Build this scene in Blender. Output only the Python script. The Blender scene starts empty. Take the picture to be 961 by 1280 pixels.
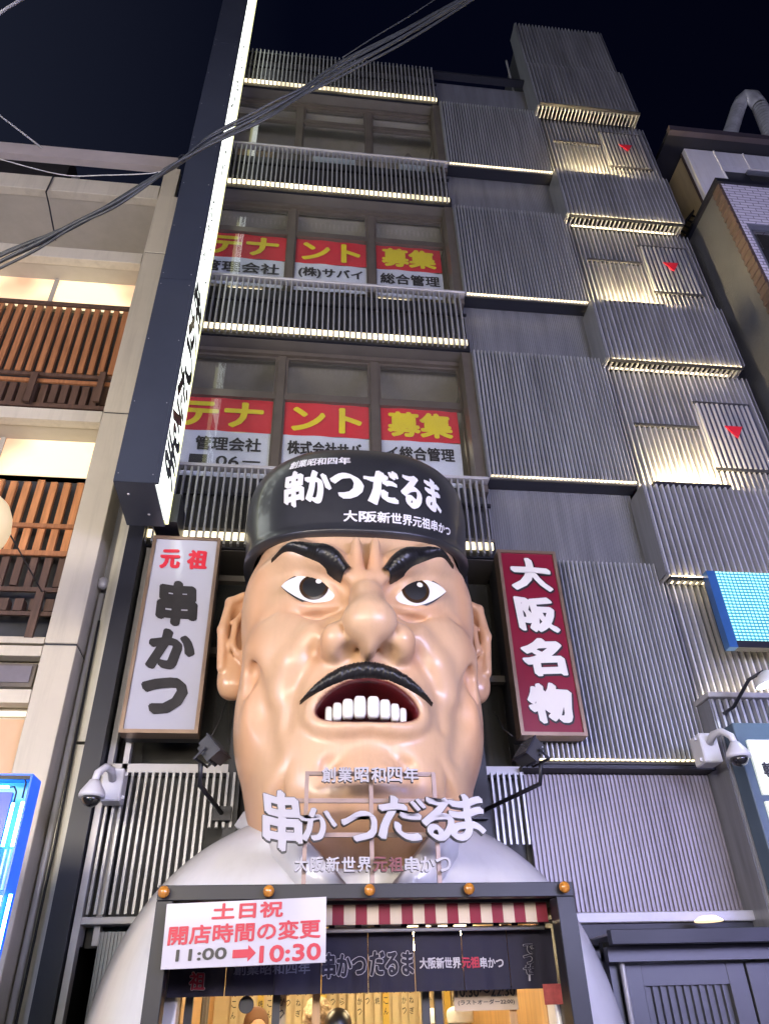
import bpy, bmesh, math, random
import numpy as np
from mathutils import Vector, Matrix

random.seed(7)
rng = np.random.default_rng(7)
scene = bpy.context.scene
COL = scene.collection
R = math.radians

# ------------------------------------------------------------------ camera
FOC, PITCH, ROLL, YAW = 930.57, 0.60385, -0.029445, -0.12791
CAM = np.array([0.0, 0.0, 1.6])


def _axes():
    cp, sp = math.cos(PITCH), math.sin(PITCH)
    F = np.array([0, cp, sp]); U = np.array([0, -sp, cp]); X = np.array([1.0, 0, 0])
    cr, sr = math.cos(ROLL), math.sin(ROLL)
    r2 = cr * X + sr * U; u2 = -sr * X + cr * U
    c, s = math.cos(YAW), math.sin(YAW)
    Z = np.array([[c, -s, 0], [s, c, 0], [0, 0, 1]])
    return Z @ r2, Z @ u2, Z @ F


AX = _axes()


def at(px, py, Y):
    """survey helper: the photograph's pixel seen at depth Y (metres from the camera)."""
    r, u, F = AX
    d = (px - 480.5) / FOC * r - (py - 640) / FOC * u + F
    return Vector((CAM + d / d[1] * Y).tolist())


cam_data = bpy.data.cameras.new("camera")
cam = bpy.data.objects.new("camera", cam_data)
COL.objects.link(cam)
m = Matrix(((AX[0][0], AX[1][0], -AX[2][0], 0), (AX[0][1], AX[1][1], -AX[2][1], 0),
            (AX[0][2], AX[1][2], -AX[2][2], 1.6), (0, 0, 0, 1)))
cam.matrix_world = m
cam_data.sensor_fit = 'VERTICAL'
cam_data.sensor_height = 36
cam_data.lens = 36 * FOC / 1280
cam_data.clip_start = 0.05
cam_data.clip_end = 3000
scene.camera = cam

# ------------------------------------------------------------------ night sky
world = bpy.data.worlds.new("World")
scene.world = world
world.use_nodes = True
wn = world.node_tree
bg = wn.nodes["Background"]
tc = wn.nodes.new("ShaderNodeTexCoord")
sep = wn.nodes.new("ShaderNodeSeparateXYZ")
wn.links.new(tc.outputs["Generated"], sep.inputs[0])
mr = wn.nodes.new("ShaderNodeMapRange")
mr.inputs["From Min"].default_value = 0.55
mr.inputs["From Max"].default_value = -0.75
wn.links.new(sep.outputs["X"], mr.inputs["Value"])
cr = wn.nodes.new("ShaderNodeValToRGB")
e = cr.color_ramp.elements
e[0].position = 0.0; e[0].color = (0.0008, 0.0010, 0.0045, 1)
e[1].position = 1.0; e[1].color = (0.036, 0.040, 0.056, 1)
k = cr.color_ramp.elements.new(0.45); k.color = (0.0012, 0.0018, 0.007, 1)
k = cr.color_ramp.elements.new(0.75); k.color = (0.012, 0.0145, 0.027, 1)
wn.links.new(mr.outputs[0], cr.inputs[0])
wn.links.new(cr.outputs[0], bg.inputs["Color"])
bg.inputs["Strength"].default_value = 1.0

# the soft glow of the lit street behind the camera, kept as the scene's one sun lamp
sun_data = bpy.data.lights.new("sun", 'SUN')
sun_data.energy = 0.12
sun_data.angle = R(50)
sun_data.color = (0.74, 0.74, 1.0)
sun = bpy.data.objects.new("sun", sun_data)
sun.rotation_euler = Vector((0.22, -0.80, 0.16)).to_track_quat('Z', 'Y').to_euler()
COL.objects.link(sun)

scene.render.engine = 'CYCLES'
scene.cycles.use_denoising = True
scene.cycles.max_bounces = 6
scene.cycles.diffuse_bounces = 3
scene.cycles.glossy_bounces = 3
scene.cycles.transmission_bounces = 5
scene.cycles.transparent_max_bounces = 8
scene.cycles.sample_clamp_indirect = 4
scene.cycles.caustics_reflective = False
scene.cycles.caustics_refractive = False
vs = scene.view_settings
vs.view_transform = 'Standard'
vs.look = 'None'
vs.exposure = 0.0
vs.gamma = 1.0

# ------------------------------------------------------------------ helpers
def children_of(o):
    return list(o.children)


def tag(o, label=None, cat=None, group=None, kind=None):
    if label: o["label"] = label
    if cat: o["category"] = cat
    if group: o["group"] = group
    if kind: o["kind"] = kind
    return o


def empty(name, loc=(0, 0, 0), label=None, cat=None, group=None):
    o = bpy.data.objects.new(name, None)
    o.empty_display_size = 0.1
    o.location = loc
    COL.objects.link(o)
    return tag(o, label, cat, group)


def world_of(o):
    M = o.matrix_basis.copy()
    if o.parent is not None: M = world_of(o.parent) @ o.matrix_parent_inverse @ M
    return M


def link_mesh(name, me, parent=None):
    """mesh in world coordinates -> object; under a parent, keep the world place."""
    o = bpy.data.objects.new(name, me)
    COL.objects.link(o)
    if parent is not None:
        o.parent = parent
        o.matrix_parent_inverse = world_of(parent).inverted()
    return o


def new_mesh(name, V, F, mat, smooth=False, mats=None, midx=None):
    me = bpy.data.meshes.new(name)
    me.from_pydata([tuple(v) for v in V], [], [tuple(f) for f in F])
    for mm in (mats or [mat]):
        me.materials.append(mm)
    if midx is not None:
        me.polygons.foreach_set("material_index", midx)
    if smooth:
        me.polygons.foreach_set("use_smooth", [True] * len(me.polygons))
    me.update()
    return me


class MB:
    """collects shapes in world coordinates into one mesh object"""
    def __init__(self): self.V = []; self.F = []

    def add(self, V, F):
        b = len(self.V)
        self.V += [tuple(v) for v in V]
        self.F += [tuple(i + b for i in f) for f in F]
        return self

    def box(self, x0, x1, y0, y1, z0, z1, ch=0.0):
        if ch <= 0:
            V = [(x, y, z) for z in (z0, z1) for y in (y0, y1) for x in (x0, x1)]
            F = [(0, 2, 3, 1), (4, 5, 7, 6), (0, 1, 5, 4), (2, 6, 7, 3), (0, 4, 6, 2), (1, 3, 7, 5)]
            return self.add(V, F)
        bm = bmesh.new()
        bmesh.ops.create_cube(bm, size=1)
        for v in bm.verts:
            v.co = Vector(((x0 + x1) / 2 + v.co.x * (x1 - x0), (y0 + y1) / 2 + v.co.y * (y1 - y0), (z0 + z1) / 2 + v.co.z * (z1 - z0)))
        bmesh.ops.bevel(bm, geom=bm.edges[:], offset=ch, segments=1, affect='EDGES')
        self.bm(bm)
        return self

    def bm(self, bm):
        bm.verts.index_update()
        self.add([v.co[:] for v in bm.verts], [[v.index for v in f.verts] for f in bm.faces])
        bm.free()

    def bar(self, a, b, w, h=None, up=(0, 0, 1)):
        """rectangular bar from a to b"""
        a = Vector(a); b = Vector(b); h = h or w
        d = (b - a).normalized(); u = Vector(up)
        if abs(d.dot(u)) > 0.98: u = Vector((0, 1, 0))
        s = d.cross(u).normalized(); u = s.cross(d)
        V = [p + s * sx * w / 2 + u * sz * h / 2 for p in (a, b) for sx, sz in ((-1, -1), (1, -1), (1, 1), (-1, 1))]
        return self.add(V, [(0, 1, 2, 3), (7, 6, 5, 4), (0, 4, 5, 1), (1, 5, 6, 2), (2, 6, 7, 3), (3, 7, 4, 0)])

    def tube(self, pts, r, n=8, cap=True):
        pts = [Vector(p) for p in pts]
        N = len(pts); rr = r if hasattr(r, '__len__') else [r] * N
        V = []; F = []
        prev = None
        for i, p in enumerate(pts):
            t = (pts[min(i + 1, N - 1)] - pts[max(i - 1, 0)]).normalized()
            if prev is None:
                ref = Vector((0, 0, 1)) if abs(t.z) < 0.9 else Vector((1, 0, 0))
                s = t.cross(ref).normalized()
            else:
                s = (prev - t * prev.dot(t)).normalized()
            prev = s; u = t.cross(s)
            for k in range(n):
                a = 2 * math.pi * k / n
                V.append(p + (s * math.cos(a) + u * math.sin(a)) * rr[i])
        for i in range(N - 1):
            for k in range(n):
                a = i * n + k; b = i * n + (k + 1) % n
                F.append((a, b, b + n, a + n))
        if cap:
            F.append(tuple(range(n - 1, -1, -1))); F.append(tuple((N - 1) * n + k for k in range(n)))
        return self.add(V, F)

    def lathe(self, c, axis, prof, n=20):
        """prof = [(distance along axis, radius)...]"""
        axis = Vector(axis).normalized(); c = Vector(c)
        return self.tube_like(c, axis, prof, n)

    def tube_like(self, c, axis, prof, n):
        ref = Vector((0, 0, 1)) if abs(axis.z) < 0.9 else Vector((1, 0, 0))
        s = axis.cross(ref).normalized(); u = axis.cross(s)
        V = []; F = []
        for (d, r) in prof:
            for k in range(n):
                a = 2 * math.pi * k / n
                V.append(c + axis * d + (s * math.cos(a) + u * math.sin(a)) * max(r, 1e-4))
        for i in range(len(prof) - 1):
            for k in range(n):
                a = i * n + k; b = i * n + (k + 1) % n
                F.append((a, b, b + n, a + n))
        F.append(tuple(range(n - 1, -1, -1))); F.append(tuple((len(prof) - 1) * n + k for k in range(n)))
        return self.add(V, F)

    def prism(self, prof, z0, z1):
        """closed xy outline extruded in z"""
        n = len(prof)
        V = [(x, y, z0) for x, y in prof] + [(x, y, z1) for x, y in prof]
        F = [tuple(range(n - 1, -1, -1)), tuple(range(n, 2 * n))]
        F += [(i, (i + 1) % n, n + (i + 1) % n, n + i) for i in range(n)]
        return self.add(V, F)

    def build(self, name, mat, parent=None, smooth=False, label=None, kind=None):
        me = new_mesh(name, self.V, self.F, mat, smooth)
        bm = bmesh.new(); bm.from_mesh(me)
        bmesh.ops.recalc_face_normals(bm, faces=bm.faces[:])
        bm.to_mesh(me); bm.free()
        if smooth:
            me.polygons.foreach_set("use_smooth", [True] * len(me.polygons))
        o = link_mesh(name, me, parent)
        if label: o["label"] = label
        if kind: o["kind"] = kind
        return o


def B(name, mat, x0, x1, y0, y1, z0, z1, parent=None, ch=0.0, label=None, kind=None):
    return MB().box(x0, x1, y0, y1, z0, z1, ch).build(name, mat, parent, label=label, kind=kind)


def dup(src, offset, parent, name=None):
    """share mesh data, shift by offset"""
    c = src.copy()
    COL.objects.link(c)
    c.parent = parent
    c.location = Vector(src.location) + Vector(offset)
    return c


def copy_tree(src, parent=None, offset=(0, 0, 0), mp=None):
    c = src.copy(); COL.objects.link(c); c.parent = parent
    if parent is not None: c.matrix_parent_inverse = src.matrix_parent_inverse.copy()
    c.location = Vector(src.location) + Vector(offset)
    for ch in children_of(src):
        copy_tree(ch, c)
    return c


# ------------------------------------------------------------------ materials
MATS = {}


def mat(name, color, rough=0.5, metal=0.0, emit=None, estr=0.0, var=0.12, vscale=3.0, bump=0.0, bscale=40.0,
        coat=0.0, spec=0.5, streak=False, dirt=0.0, transmission=0.0, alpha=1.0, objvar=0.0):
    if name in MATS: return MATS[name]
    M = bpy.data.materials.new(name); M.use_nodes = True
    nt = M.node_tree; p = nt.nodes["Principled BSDF"]
    p.inputs["Roughness"].default_value = rough
    p.inputs["Metallic"].default_value = metal
    p.inputs["Coat Weight"].default_value = coat
    p.inputs["Coat Roughness"].default_value = 0.08
    p.inputs["Specular IOR Level"].default_value = spec
    p.inputs["Transmission Weight"].default_value = transmission
    p.inputs["Alpha"].default_value = alpha
    col = (*color, 1)
    p.inputs["Base Color"].default_value = col
    geo = nt.nodes.new("ShaderNodeNewGeometry")
    if var > 0:
        mp = nt.nodes.new("ShaderNodeMapping")
        if streak: mp.inputs["Scale"].default_value = (6, 6, 0.5)
        nt.links.new(geo.outputs["Position"], mp.inputs[0])
        nz = nt.nodes.new("ShaderNodeTexNoise")
        nz.inputs["Scale"].default_value = vscale; nz.inputs["Detail"].default_value = 5
        nz.inputs["Roughness"].default_value = 0.62
        nt.links.new(mp.outputs[0], nz.inputs["Vector"])
        r = nt.nodes.new("ShaderNodeMapRange")
        r.inputs["From Min"].default_value = 0.3; r.inputs["From Max"].default_value = 0.7
        r.inputs["To Min"].default_value = 1 - var; r.inputs["To Max"].default_value = 1 + var
        nt.links.new(nz.outputs["Fac"], r.inputs["Value"])
        mx = nt.nodes.new("ShaderNodeMix"); mx.data_type = 'RGBA'; mx.blend_type = 'MULTIPLY'
        mx.inputs["Factor"].default_value = 1
        mx.inputs[6].default_value = col
        nt.links.new(r.outputs[0], mx.inputs[7])
        out = mx.outputs[2]
        if dirt > 0:
            n2 = nt.nodes.new("ShaderNodeTexNoise"); n2.inputs["Scale"].default_value = 1.3
            n2.inputs["Detail"].default_value = 8; n2.inputs["Roughness"].default_value = 0.7
            m2 = nt.nodes.new("ShaderNodeMapping"); m2.inputs["Scale"].default_value = (5, 5, 0.35)
            nt.links.new(geo.outputs["Position"], m2.inputs[0]); nt.links.new(m2.outputs[0], n2.inputs["Vector"])
            r2 = nt.nodes.new("ShaderNodeMapRange")
            r2.inputs["From Min"].default_value = 0.48; r2.inputs["From Max"].default_value = 0.72
            r2.inputs["To Max"].default_value = dirt
            nt.links.new(n2.outputs["Fac"], r2.inputs["Value"])
            m3 = nt.nodes.new("ShaderNodeMix"); m3.data_type = 'RGBA'
            nt.links.new(r2.outputs[0], m3.inputs["Factor"])
            nt.links.new(out, m3.inputs[6]); m3.inputs[7].default_value = (color[0] * .35, color[1] * .33, color[2] * .3, 1)
            out = m3.outputs[2]
        if objvar > 0:
            oi = nt.nodes.new("ShaderNodeObjectInfo"); r3 = nt.nodes.new("ShaderNodeMapRange")
            r3.inputs["To Min"].default_value = 1 - objvar; r3.inputs["To Max"].default_value = 1 + objvar
            nt.links.new(oi.outputs["Random"], r3.inputs["Value"])
            m4 = nt.nodes.new("ShaderNodeMix"); m4.data_type = 'RGBA'; m4.blend_type = 'MULTIPLY'; m4.inputs["Factor"].default_value = 1
            nt.links.new(out, m4.inputs[6]); nt.links.new(r3.outputs[0], m4.inputs[7]); out = m4.outputs[2]
        nt.links.new(out, p.inputs["Base Color"])
        rr = nt.nodes.new("ShaderNodeMapRange")
        rr.inputs["To Min"].default_value = max(0.02, rough * 0.8); rr.inputs["To Max"].default_value = min(1, rough * 1.2)
        nt.links.new(nz.outputs["Fac"], rr.inputs["Value"])
        nt.links.new(rr.outputs[0], p.inputs["Roughness"])
    if bump > 0:
        nb = nt.nodes.new("ShaderNodeTexNoise"); nb.inputs["Scale"].default_value = bscale
        nb.inputs["Detail"].default_value = 3
        nt.links.new(geo.outputs["Position"], nb.inputs["Vector"])
        b = nt.nodes.new("ShaderNodeBump"); b.inputs["Strength"].default_value = bump
        b.inputs["Distance"].default_value = 0.02
        nt.links.new(nb.outputs["Fac"], b.inputs["Height"])
        nt.links.new(b.outputs[0], p.inputs["Normal"])
    if emit is not None:
        p.inputs["Emission Color"].default_value = (*emit, 1)
        p.inputs["Emission Strength"].default_value = estr
    MATS[name] = M
    return M


def glow(name, color, strength):
    if name in MATS: return MATS[name]
    return mat(name, (0.6, 0.6, 0.6), 0.5, emit=color, estr=strength, var=0)


def text_mesh(body, size, bold=0.0, extrude=0.0, shear=0.0, wobble=0.0, seed=0, fit=None, sx=1.0, spacing=1.0, bevel=0.0, res=3, nib=0.0):
    """text as a mesh in the local XY plane, centred on its bounding box. returns (V, F) numpy/list"""
    cu = bpy.data.curves.new("lettering", 'FONT')
    cu.body = body; cu.size = size; cu.offset = 0.0; cu.extrude = extrude
    cu.shear = shear; cu.align_x = 'LEFT'; cu.space_character = spacing
    cu.resolution_u = res; cu.bevel_depth = bevel; cu.bevel_resolution = 0
    cu.fill_mode = 'BOTH' if extrude > 0 else 'FRONT'
    if extrude == 0: cu.dimensions = '2D'
    o = bpy.data.objects.new("lettering", cu)
    COL.objects.link(o)
    dg = bpy.context.evaluated_depsgraph_get()
    me = bpy.data.meshes.new_from_object(o.evaluated_get(dg))
    V = np.zeros(len(me.vertices) * 3); me.vertices.foreach_get("co", V); V = V.reshape(-1, 3)
    F = [tuple(p.vertices) for p in me.polygons]
    bpy.data.objects.remove(o); bpy.data.curves.remove(cu); bpy.data.meshes.remove(me)
    if len(V) == 0: return V, F
    if wobble > 0:
        f = 5.0 / size
        V[:, 0] += wobble * size * (np.sin(V[:, 1] * f + seed) + 0.5 * np.sin(V[:, 1] * f * 2.3 + seed * 2.1))
        V[:, 1] += wobble * size * (np.sin(V[:, 0] * f * 0.9 + seed * 1.7) + 0.5 * np.sin(V[:, 0] * f * 2.1 + seed))
    mn = V.min(0); mx = V.max(0); c = (mn + mx) / 2
    V[:, :2] -= c[:2]
    if fit:
        w, h = fit
        V[:, 0] *= w / (mx[0] - mn[0]) if w else 1
        V[:, 1] *= h / (mx[1] - mn[1]) if h else (w / (mx[0] - mn[0]))
    V[:, 0] *= sx
    if bold > 0 or nib:
        hgt = (fit[1] if fit and fit[1] else size) if body.count('\n') == 0 else size
        offs = [(math.cos(a_) * bold * hgt, math.sin(a_) * bold * hgt) for a_ in [math.pi * 2 * i / 8 for i in range(8)]] if bold > 0 else [(0, 0)]
        if nib:
            offs = [(ox + nib * hgt * q * 0.75, oy - nib * hgt * q * 0.65) for ox, oy in offs for q in (-1, 0, 1)]
        n = len(V); VV = []; FF = []
        for i, (ox, oy) in enumerate(offs):
            W = V.copy(); W[:, 0] += ox; W[:, 1] += oy; W[:, 2] += 0.00025 * i * (1 if extrude == 0 else 1)
            VV.append(W); FF += [tuple(q + i * n for q in f) for f in F]
        V = np.concatenate(VV); F = FF
    return V, F


def place_text(name, body, mt, origin, xdir, ydir, parent, size=0.2, lift=0.004, **kw):
    """put text on a surface: local x->xdir, y->ydir, centred at origin"""
    V, F = text_mesh(body, size, **kw)
    if len(V) == 0:
        return None
    o = Vector(origin); X = Vector(xdir).normalized(); Yd = Vector(ydir).normalized(); N = X.cross(Yd)
    W = [o + X * v[0] + Yd * v[1] + N * (v[2] + lift) for v in V]
    return link_mesh(name, new_mesh(name, W, F, mt), parent)
# ------------------------------------------------------------------ sculpting with distance fields
def surface_nets(Fd, x, y, z):
    S = Fd < 0
    c = [(0, 0, 0), (1, 0, 0), (0, 1, 0), (1, 1, 0), (0, 0, 1), (1, 0, 1), (0, 1, 1), (1, 1, 1)]
    nx, ny, nz = Fd.shape
    cnt = np.zeros((nx - 1, ny - 1, nz - 1), np.int8)
    for a, b, d in c:
        cnt += S[a:nx - 1 + a, b:ny - 1 + b, d:nz - 1 + d]
    act = (cnt > 0) & (cnt < 8)
    I, J, K = np.nonzero(act)
    idx = np.full(act.shape, -1, np.int32); idx[I, J, K] = np.arange(len(I))
    val = [Fd[I + a, J + b, K + d] for a, b, d in c]
    P = np.zeros((len(I), 3)); n = np.zeros(len(I))
    for a in range(8):
        for b in range(a + 1, 8):
            da = np.abs(np.array(c[a]) - np.array(c[b]))
            if da.sum() != 1: continue
            m_ = (val[a] < 0) != (val[b] < 0)
            t = np.where(m_, val[a] / np.where(m_, val[a] - val[b], 1), 0)
            for q in range(3):
                P[:, q] += np.where(m_, c[a][q] + t * (c[b][q] - c[a][q]), 0)
            n += m_
    P /= n[:, None]
    h = np.array([x[1] - x[0], y[1] - y[0], z[1] - z[0]])
    V = np.array([x[0], y[0], z[0]]) + (P + np.stack([I, J, K], 1)) * h
    quads = []
    for ax in range(3):
        sl0 = [slice(None)] * 3; sl1 = [slice(None)] * 3
        sl0[ax] = slice(0, -1); sl1[ax] = slice(1, None)
        A = S[tuple(sl0)]; Bq = S[tuple(sl1)]
        E = np.argwhere(A != Bq)
        o1, o2 = [q for q in range(3) if q != ax]
        ok = (E[:, o1] > 0) & (E[:, o2] > 0) & (E[:, o1] < Fd.shape[o1] - 1) & (E[:, o2] < Fd.shape[o2] - 1)
        E = E[ok]
        ins = A[E[:, 0], E[:, 1], E[:, 2]]
        def g(d1, d2):
            T = E.copy(); T[:, o1] -= d1; T[:, o2] -= d2
            return idx[T[:, 0], T[:, 1], T[:, 2]]
        q = np.stack([g(0, 0), g(1, 0), g(1, 1), g(0, 1)], 1)
        flip = ins if ax != 1 else ~ins
        q[flip] = q[flip][:, ::-1]
        quads.append(q)
    Q = np.concatenate(quads)
    Q = Q[(Q >= 0).all(1)]
    return V, Q


def np_mesh(name, V, Q, mt, smooth=True, mats=None):
    me = bpy.data.meshes.new(name)
    me.vertices.add(len(V)); me.vertices.foreach_set("co", np.asarray(V, np.float32).ravel())
    me.loops.add(Q.size); me.loops.foreach_set("vertex_index", np.asarray(Q, np.int32).ravel())
    me.polygons.add(len(Q))
    me.polygons.foreach_set("loop_start", np.arange(0, Q.size, Q.shape[1], dtype=np.int32))
    if smooth: me.polygons.foreach_set("use_smooth", np.ones(len(Q), bool))
    for m_ in (mats or [mt]): me.materials.append(m_)
    me.update(calc_edges=True)
    me.validate()
    return me


class Sdf:
    """distance field on a grid, mirrored about x = 0 (local)"""
    def __init__(self, xr, yr, zr, h):
        self.x = np.arange(xr[0], xr[1] + h, h, dtype=np.float32)
        self.y = np.arange(yr[0], yr[1] + h, h, dtype=np.float32)
        self.z = np.arange(zr[0], zr[1] + h, h, dtype=np.float32)
        self.h = h
        self.F = np.full((len(self.x), len(self.y), len(self.z)), 1.0, np.float32)

    def win(self, lo, hi):
        sl = []
        for a, l, hh in zip((self.x, self.y, self.z), lo, hi):
            i0 = int(np.searchsorted(a, l)); i1 = int(np.searchsorted(a, hh))
            sl.append(slice(max(0, i0 - 1), min(len(a), i1 + 1)))
        sl = tuple(sl)
        return sl, self.x[sl[0]][:, None, None], self.y[sl[1]][None, :, None], self.z[sl[2]][None, None, :]

    def comb(self, sl, d, k, op):
        f = self.F[sl]
        if op == 'sub': d = -d
        if op == 'add':
            h = np.maximum(k - np.abs(f - d), 0) / k
            self.F[sl] = np.minimum(f, d) - h * h * k * 0.25
        else:
            h = np.maximum(k - np.abs(f - d), 0) / k
            self.F[sl] = np.maximum(f, d) + h * h * k * 0.25

    def ell(self, c, r, k=0.1, op='add', n=2.0, rot=None):
        pad = k + 0.1
        rm = max(r) if rot else None
        lo = [c[i] - (rm or r[i]) - pad for i in range(3)]; hi = [c[i] + (rm or r[i]) + pad for i in range(3)]
        sl, X, Y, Z = self.win(lo, hi)
        X = X - c[0]; Y = Y - c[1]; Z = Z - c[2]
        if rot:
            ax, a = rot; ca, sa = math.cos(a), math.sin(a)
            if ax == 'y': X, Z = X * ca + Z * sa, -X * sa + Z * ca
            elif ax == 'x': Y, Z = Y * ca + Z * sa, -Y * sa + Z * ca
            else: X, Y = X * ca + Y * sa, -X * sa + Y * ca
        if n == 2.0:
            k0 = np.sqrt((X / r[0]) ** 2 + (Y / r[1]) ** 2 + (Z / r[2]) ** 2)
            k1 = np.sqrt((X / r[0] ** 2) ** 2 + (Y / r[1] ** 2) ** 2 + (Z / r[2] ** 2) ** 2) + 1e-6
            d = k0 * (k0 - 1) / k1
        else:
            k0 = (np.abs(X / r[0]) ** n + np.abs(Y / r[1]) ** n + np.abs(Z / r[2]) ** n) ** (1 / n)
            ln = np.sqrt(X * X + Y * Y + Z * Z) + 1e-6
            d = ln * (1 - 1 / np.maximum(k0, 1e-4))
        self.comb(sl, d.astype(np.float32), k, op)

    def cap(self, a, b, r0, r1=None, k=0.08, op='add', sy=1.0):
        r1 = r0 if r1 is None else r1
        pad = max(r0, r1) / min(sy, 1) + k + 0.05
        lo = [min(a[i], b[i]) - pad for i in range(3)]; hi = [max(a[i], b[i]) + pad for i in range(3)]
        sl, X, Y, Z = self.win(lo, hi)
        ab = [b[i] - a[i] for i in range(3)]; L = sum(q * q for q in ab) + 1e-9
        px, py, pz = X - a[0], Y - a[1], Z - a[2]
        t = np.clip((px * ab[0] + py * ab[1] + pz * ab[2]) / L, 0, 1)
        d = np.sqrt((px - t * ab[0]) ** 2 + ((py - t * ab[1]) * sy) ** 2 + (pz - t * ab[2]) ** 2) - (r0 + (r1 - r0) * t)
        self.comb(sl, d.astype(np.float32), k, op)

    def path(self, pts, r, k=0.08, op='add', sy=1.0):
        rr = r if hasattr(r, '__len__') else [r] * len(pts)
        for i in range(len(pts) - 1):
            self.cap(pts[i], pts[i + 1], rr[i], rr[i + 1], k, op, sy)

    def smooth(self, it=1):
        for _ in range(it):
            for ax in range(3):
                a = np.moveaxis(self.F, ax, 0)
                b = a.copy(); b[1:-1] = a[:-2] * .25 + a[1:-1] * .5 + a[2:] * .25
                self.F = np.ascontiguousarray(np.moveaxis(b, 0, ax))

    def mesh(self, mirror=True):
        if not mirror: return surface_nets(self.F, self.x, self.y, self.z)
        F = np.concatenate([self.F[::-1][:-1], self.F]); x = np.concatenate([-self.x[::-1][:-1], self.x])
        return surface_nets(F, x, self.y, self.z)

    def front(self, u, z, y0=None):
        """first y where the field turns solid, looking along +y, for points (|x|=u, z)"""
        u = np.atleast_1d(np.abs(u)).ravel(); z = np.atleast_1d(z).ravel()
        fi = np.clip((u - self.x[0]) / self.h, 0, len(self.x) - 1.001); fk = np.clip((z - self.z[0]) / self.h, 0, len(self.z) - 1.001)
        i = fi.astype(int); k = fk.astype(int); a = (fi - i)[:, None]; b = (fk - k)[:, None]
        F = self.F
        col = (F[i, :, k] * (1 - a) * (1 - b) + F[i + 1, :, k] * a * (1 - b) + F[i, :, k + 1] * (1 - a) * b + F[i + 1, :, k + 1] * a * b)
        neg = col < 0
        j = np.argmax(neg, 1); j = np.where(neg.any(1), j, len(self.y) - 1); j = np.maximum(j, 1)
        n = np.arange(len(j)); f0 = col[n, j - 1]; f1 = col[n, j]
        t = np.where(neg.any(1), f0 / (f0 - f1 + 1e-9), 0)
        return self.y[0] + (j - 1 + t) * self.h


HX = 0.55      # centre line of the figure

SK = mat("painted_skin", (0.68, 0.445, 0.275), 0.36, coat=0.18, dirt=0.16, var=0.07, vscale=1.6, bump=0.05, bscale=22)
SKO = mat("painted_skin_ear", (0.66, 0.39, 0.22), 0.3, coat=0.35, var=0.06, vscale=2)
BLK = mat("hat_black", (0.028, 0.029, 0.034), 0.36, coat=0.25, var=0.15)
HAIR = mat("brush_black", (0.012, 0.012, 0.013), 0.35, var=0.2)
EYEW = mat("eye_white", (0.78, 0.78, 0.76), 0.12, coat=0.5, var=0.02)
TOOTH = mat("tooth_enamel", (0.80, 0.79, 0.74), 0.15, coat=0.5, var=0.03)
LIPR = mat("mouth_red", (0.17, 0.018, 0.02), 0.3, var=0.15)
ROBE = mat("robe_white_paint", (0.72, 0.71, 0.73), 0.22, coat=0.5, var=0.05, vscale=1.5, dirt=0.10)
WHT = mat("white_print", (0.78, 0.78, 0.80), 0.4, var=0.03)

chef = empty("chef_statue", (HX, 6.4, 0), "giant shouting cook's head and shoulders in black cap and white robe above the shop entrance", "statue")

HG = Sdf((0, 1.45), (5.0, 7.9), (2.2, 5.95), 0.0185)
g = HG
g.F[:] = 2
# skull, jaw and neck
g.ell((0, 6.78, 4.75), (1.07, 1.02, 1.35), 0.05, n=2.7)
g.ell((0, 6.72, 3.85), (1.04, 0.95, 1.00), 0.25, n=2.5)
g.ell((0, 6.58, 3.22), (0.93, 0.88, 0.74), 0.22, n=2.6)
g.cap((0, 6.95, 2.0), (0, 6.85, 3.4), 0.80, 0.72, k=0.12)
# muzzle, chin
g.ell((0, 6.02, 3.86), (0.62, 0.36, 0.40), 0.22)
g.ell((0, 5.98, 3.06), (0.50, 0.36, 0.30), 0.16)
g.ell((0.40, 6.12, 3.22), (0.34, 0.30, 0.26), 0.2)
# cheeks and jaw muscle
g.ell((0.66, 6.12, 4.28), (0.34, 0.26, 0.30), 0.22)
g.ell((0.86, 6.35, 3.75), (0.20, 0.34, 0.42), 0.18)
g.ell((0.93, 6.42, 4.85), (0.16, 0.30, 0.40), 0.15)
# brow ridge and frown
g.path([(0.13, 5.72, 4.86), (0.34, 5.74, 5.02), (0.62, 5.86, 5.15), (0.88, 6.10, 5.08)], [0.11, 0.13, 0.12, 0.08], 0.12)
g.path([(0.075, 5.66, 4.88), (0.085, 5.68, 5.22)], [0.07, 0.05], 0.06)
g.path([(0.0, 5.58, 4.88), (0.0, 5.68, 5.20)], [0.03, 0.018], 0.04, 'sub')
g.path([(0.0, 5.62, 4.735), (0.12, 5.66, 4.755), (0.2, 5.72, 4.82)], [0.022, 0.022, 0.01], 0.05, 'sub')
g.path([(0.22, 5.80, 4.56), (0.42, 5.84, 4.50), (0.68, 5.92, 4.58)], [0.02, 0.035, 0.015], 0.07, 'sub')
g.path([(0.70, 5.86, 4.66), (0.86, 6.00, 4.58)], [0.012, 0.02], 0.05, 'sub')
g.path([(0.165, 5.60, 4.88), (0.18, 5.66, 5.16)], [0.035, 0.02], 0.05, 'sub')
g.cap((0.0, 5.62, 4.80), (0.16, 5.66, 4.80), 0.07, 0.06, k=0.05)
# eye sockets and eyeballs
g.ell((0.50, 5.70, 4.76), (0.33, 0.16, 0.13), 0.10, 'sub', rot=('y', 0.12))
g.ell((0.50, 6.03, 4.78), (0.29, 0.22, 0.19), 0.03)
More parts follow.
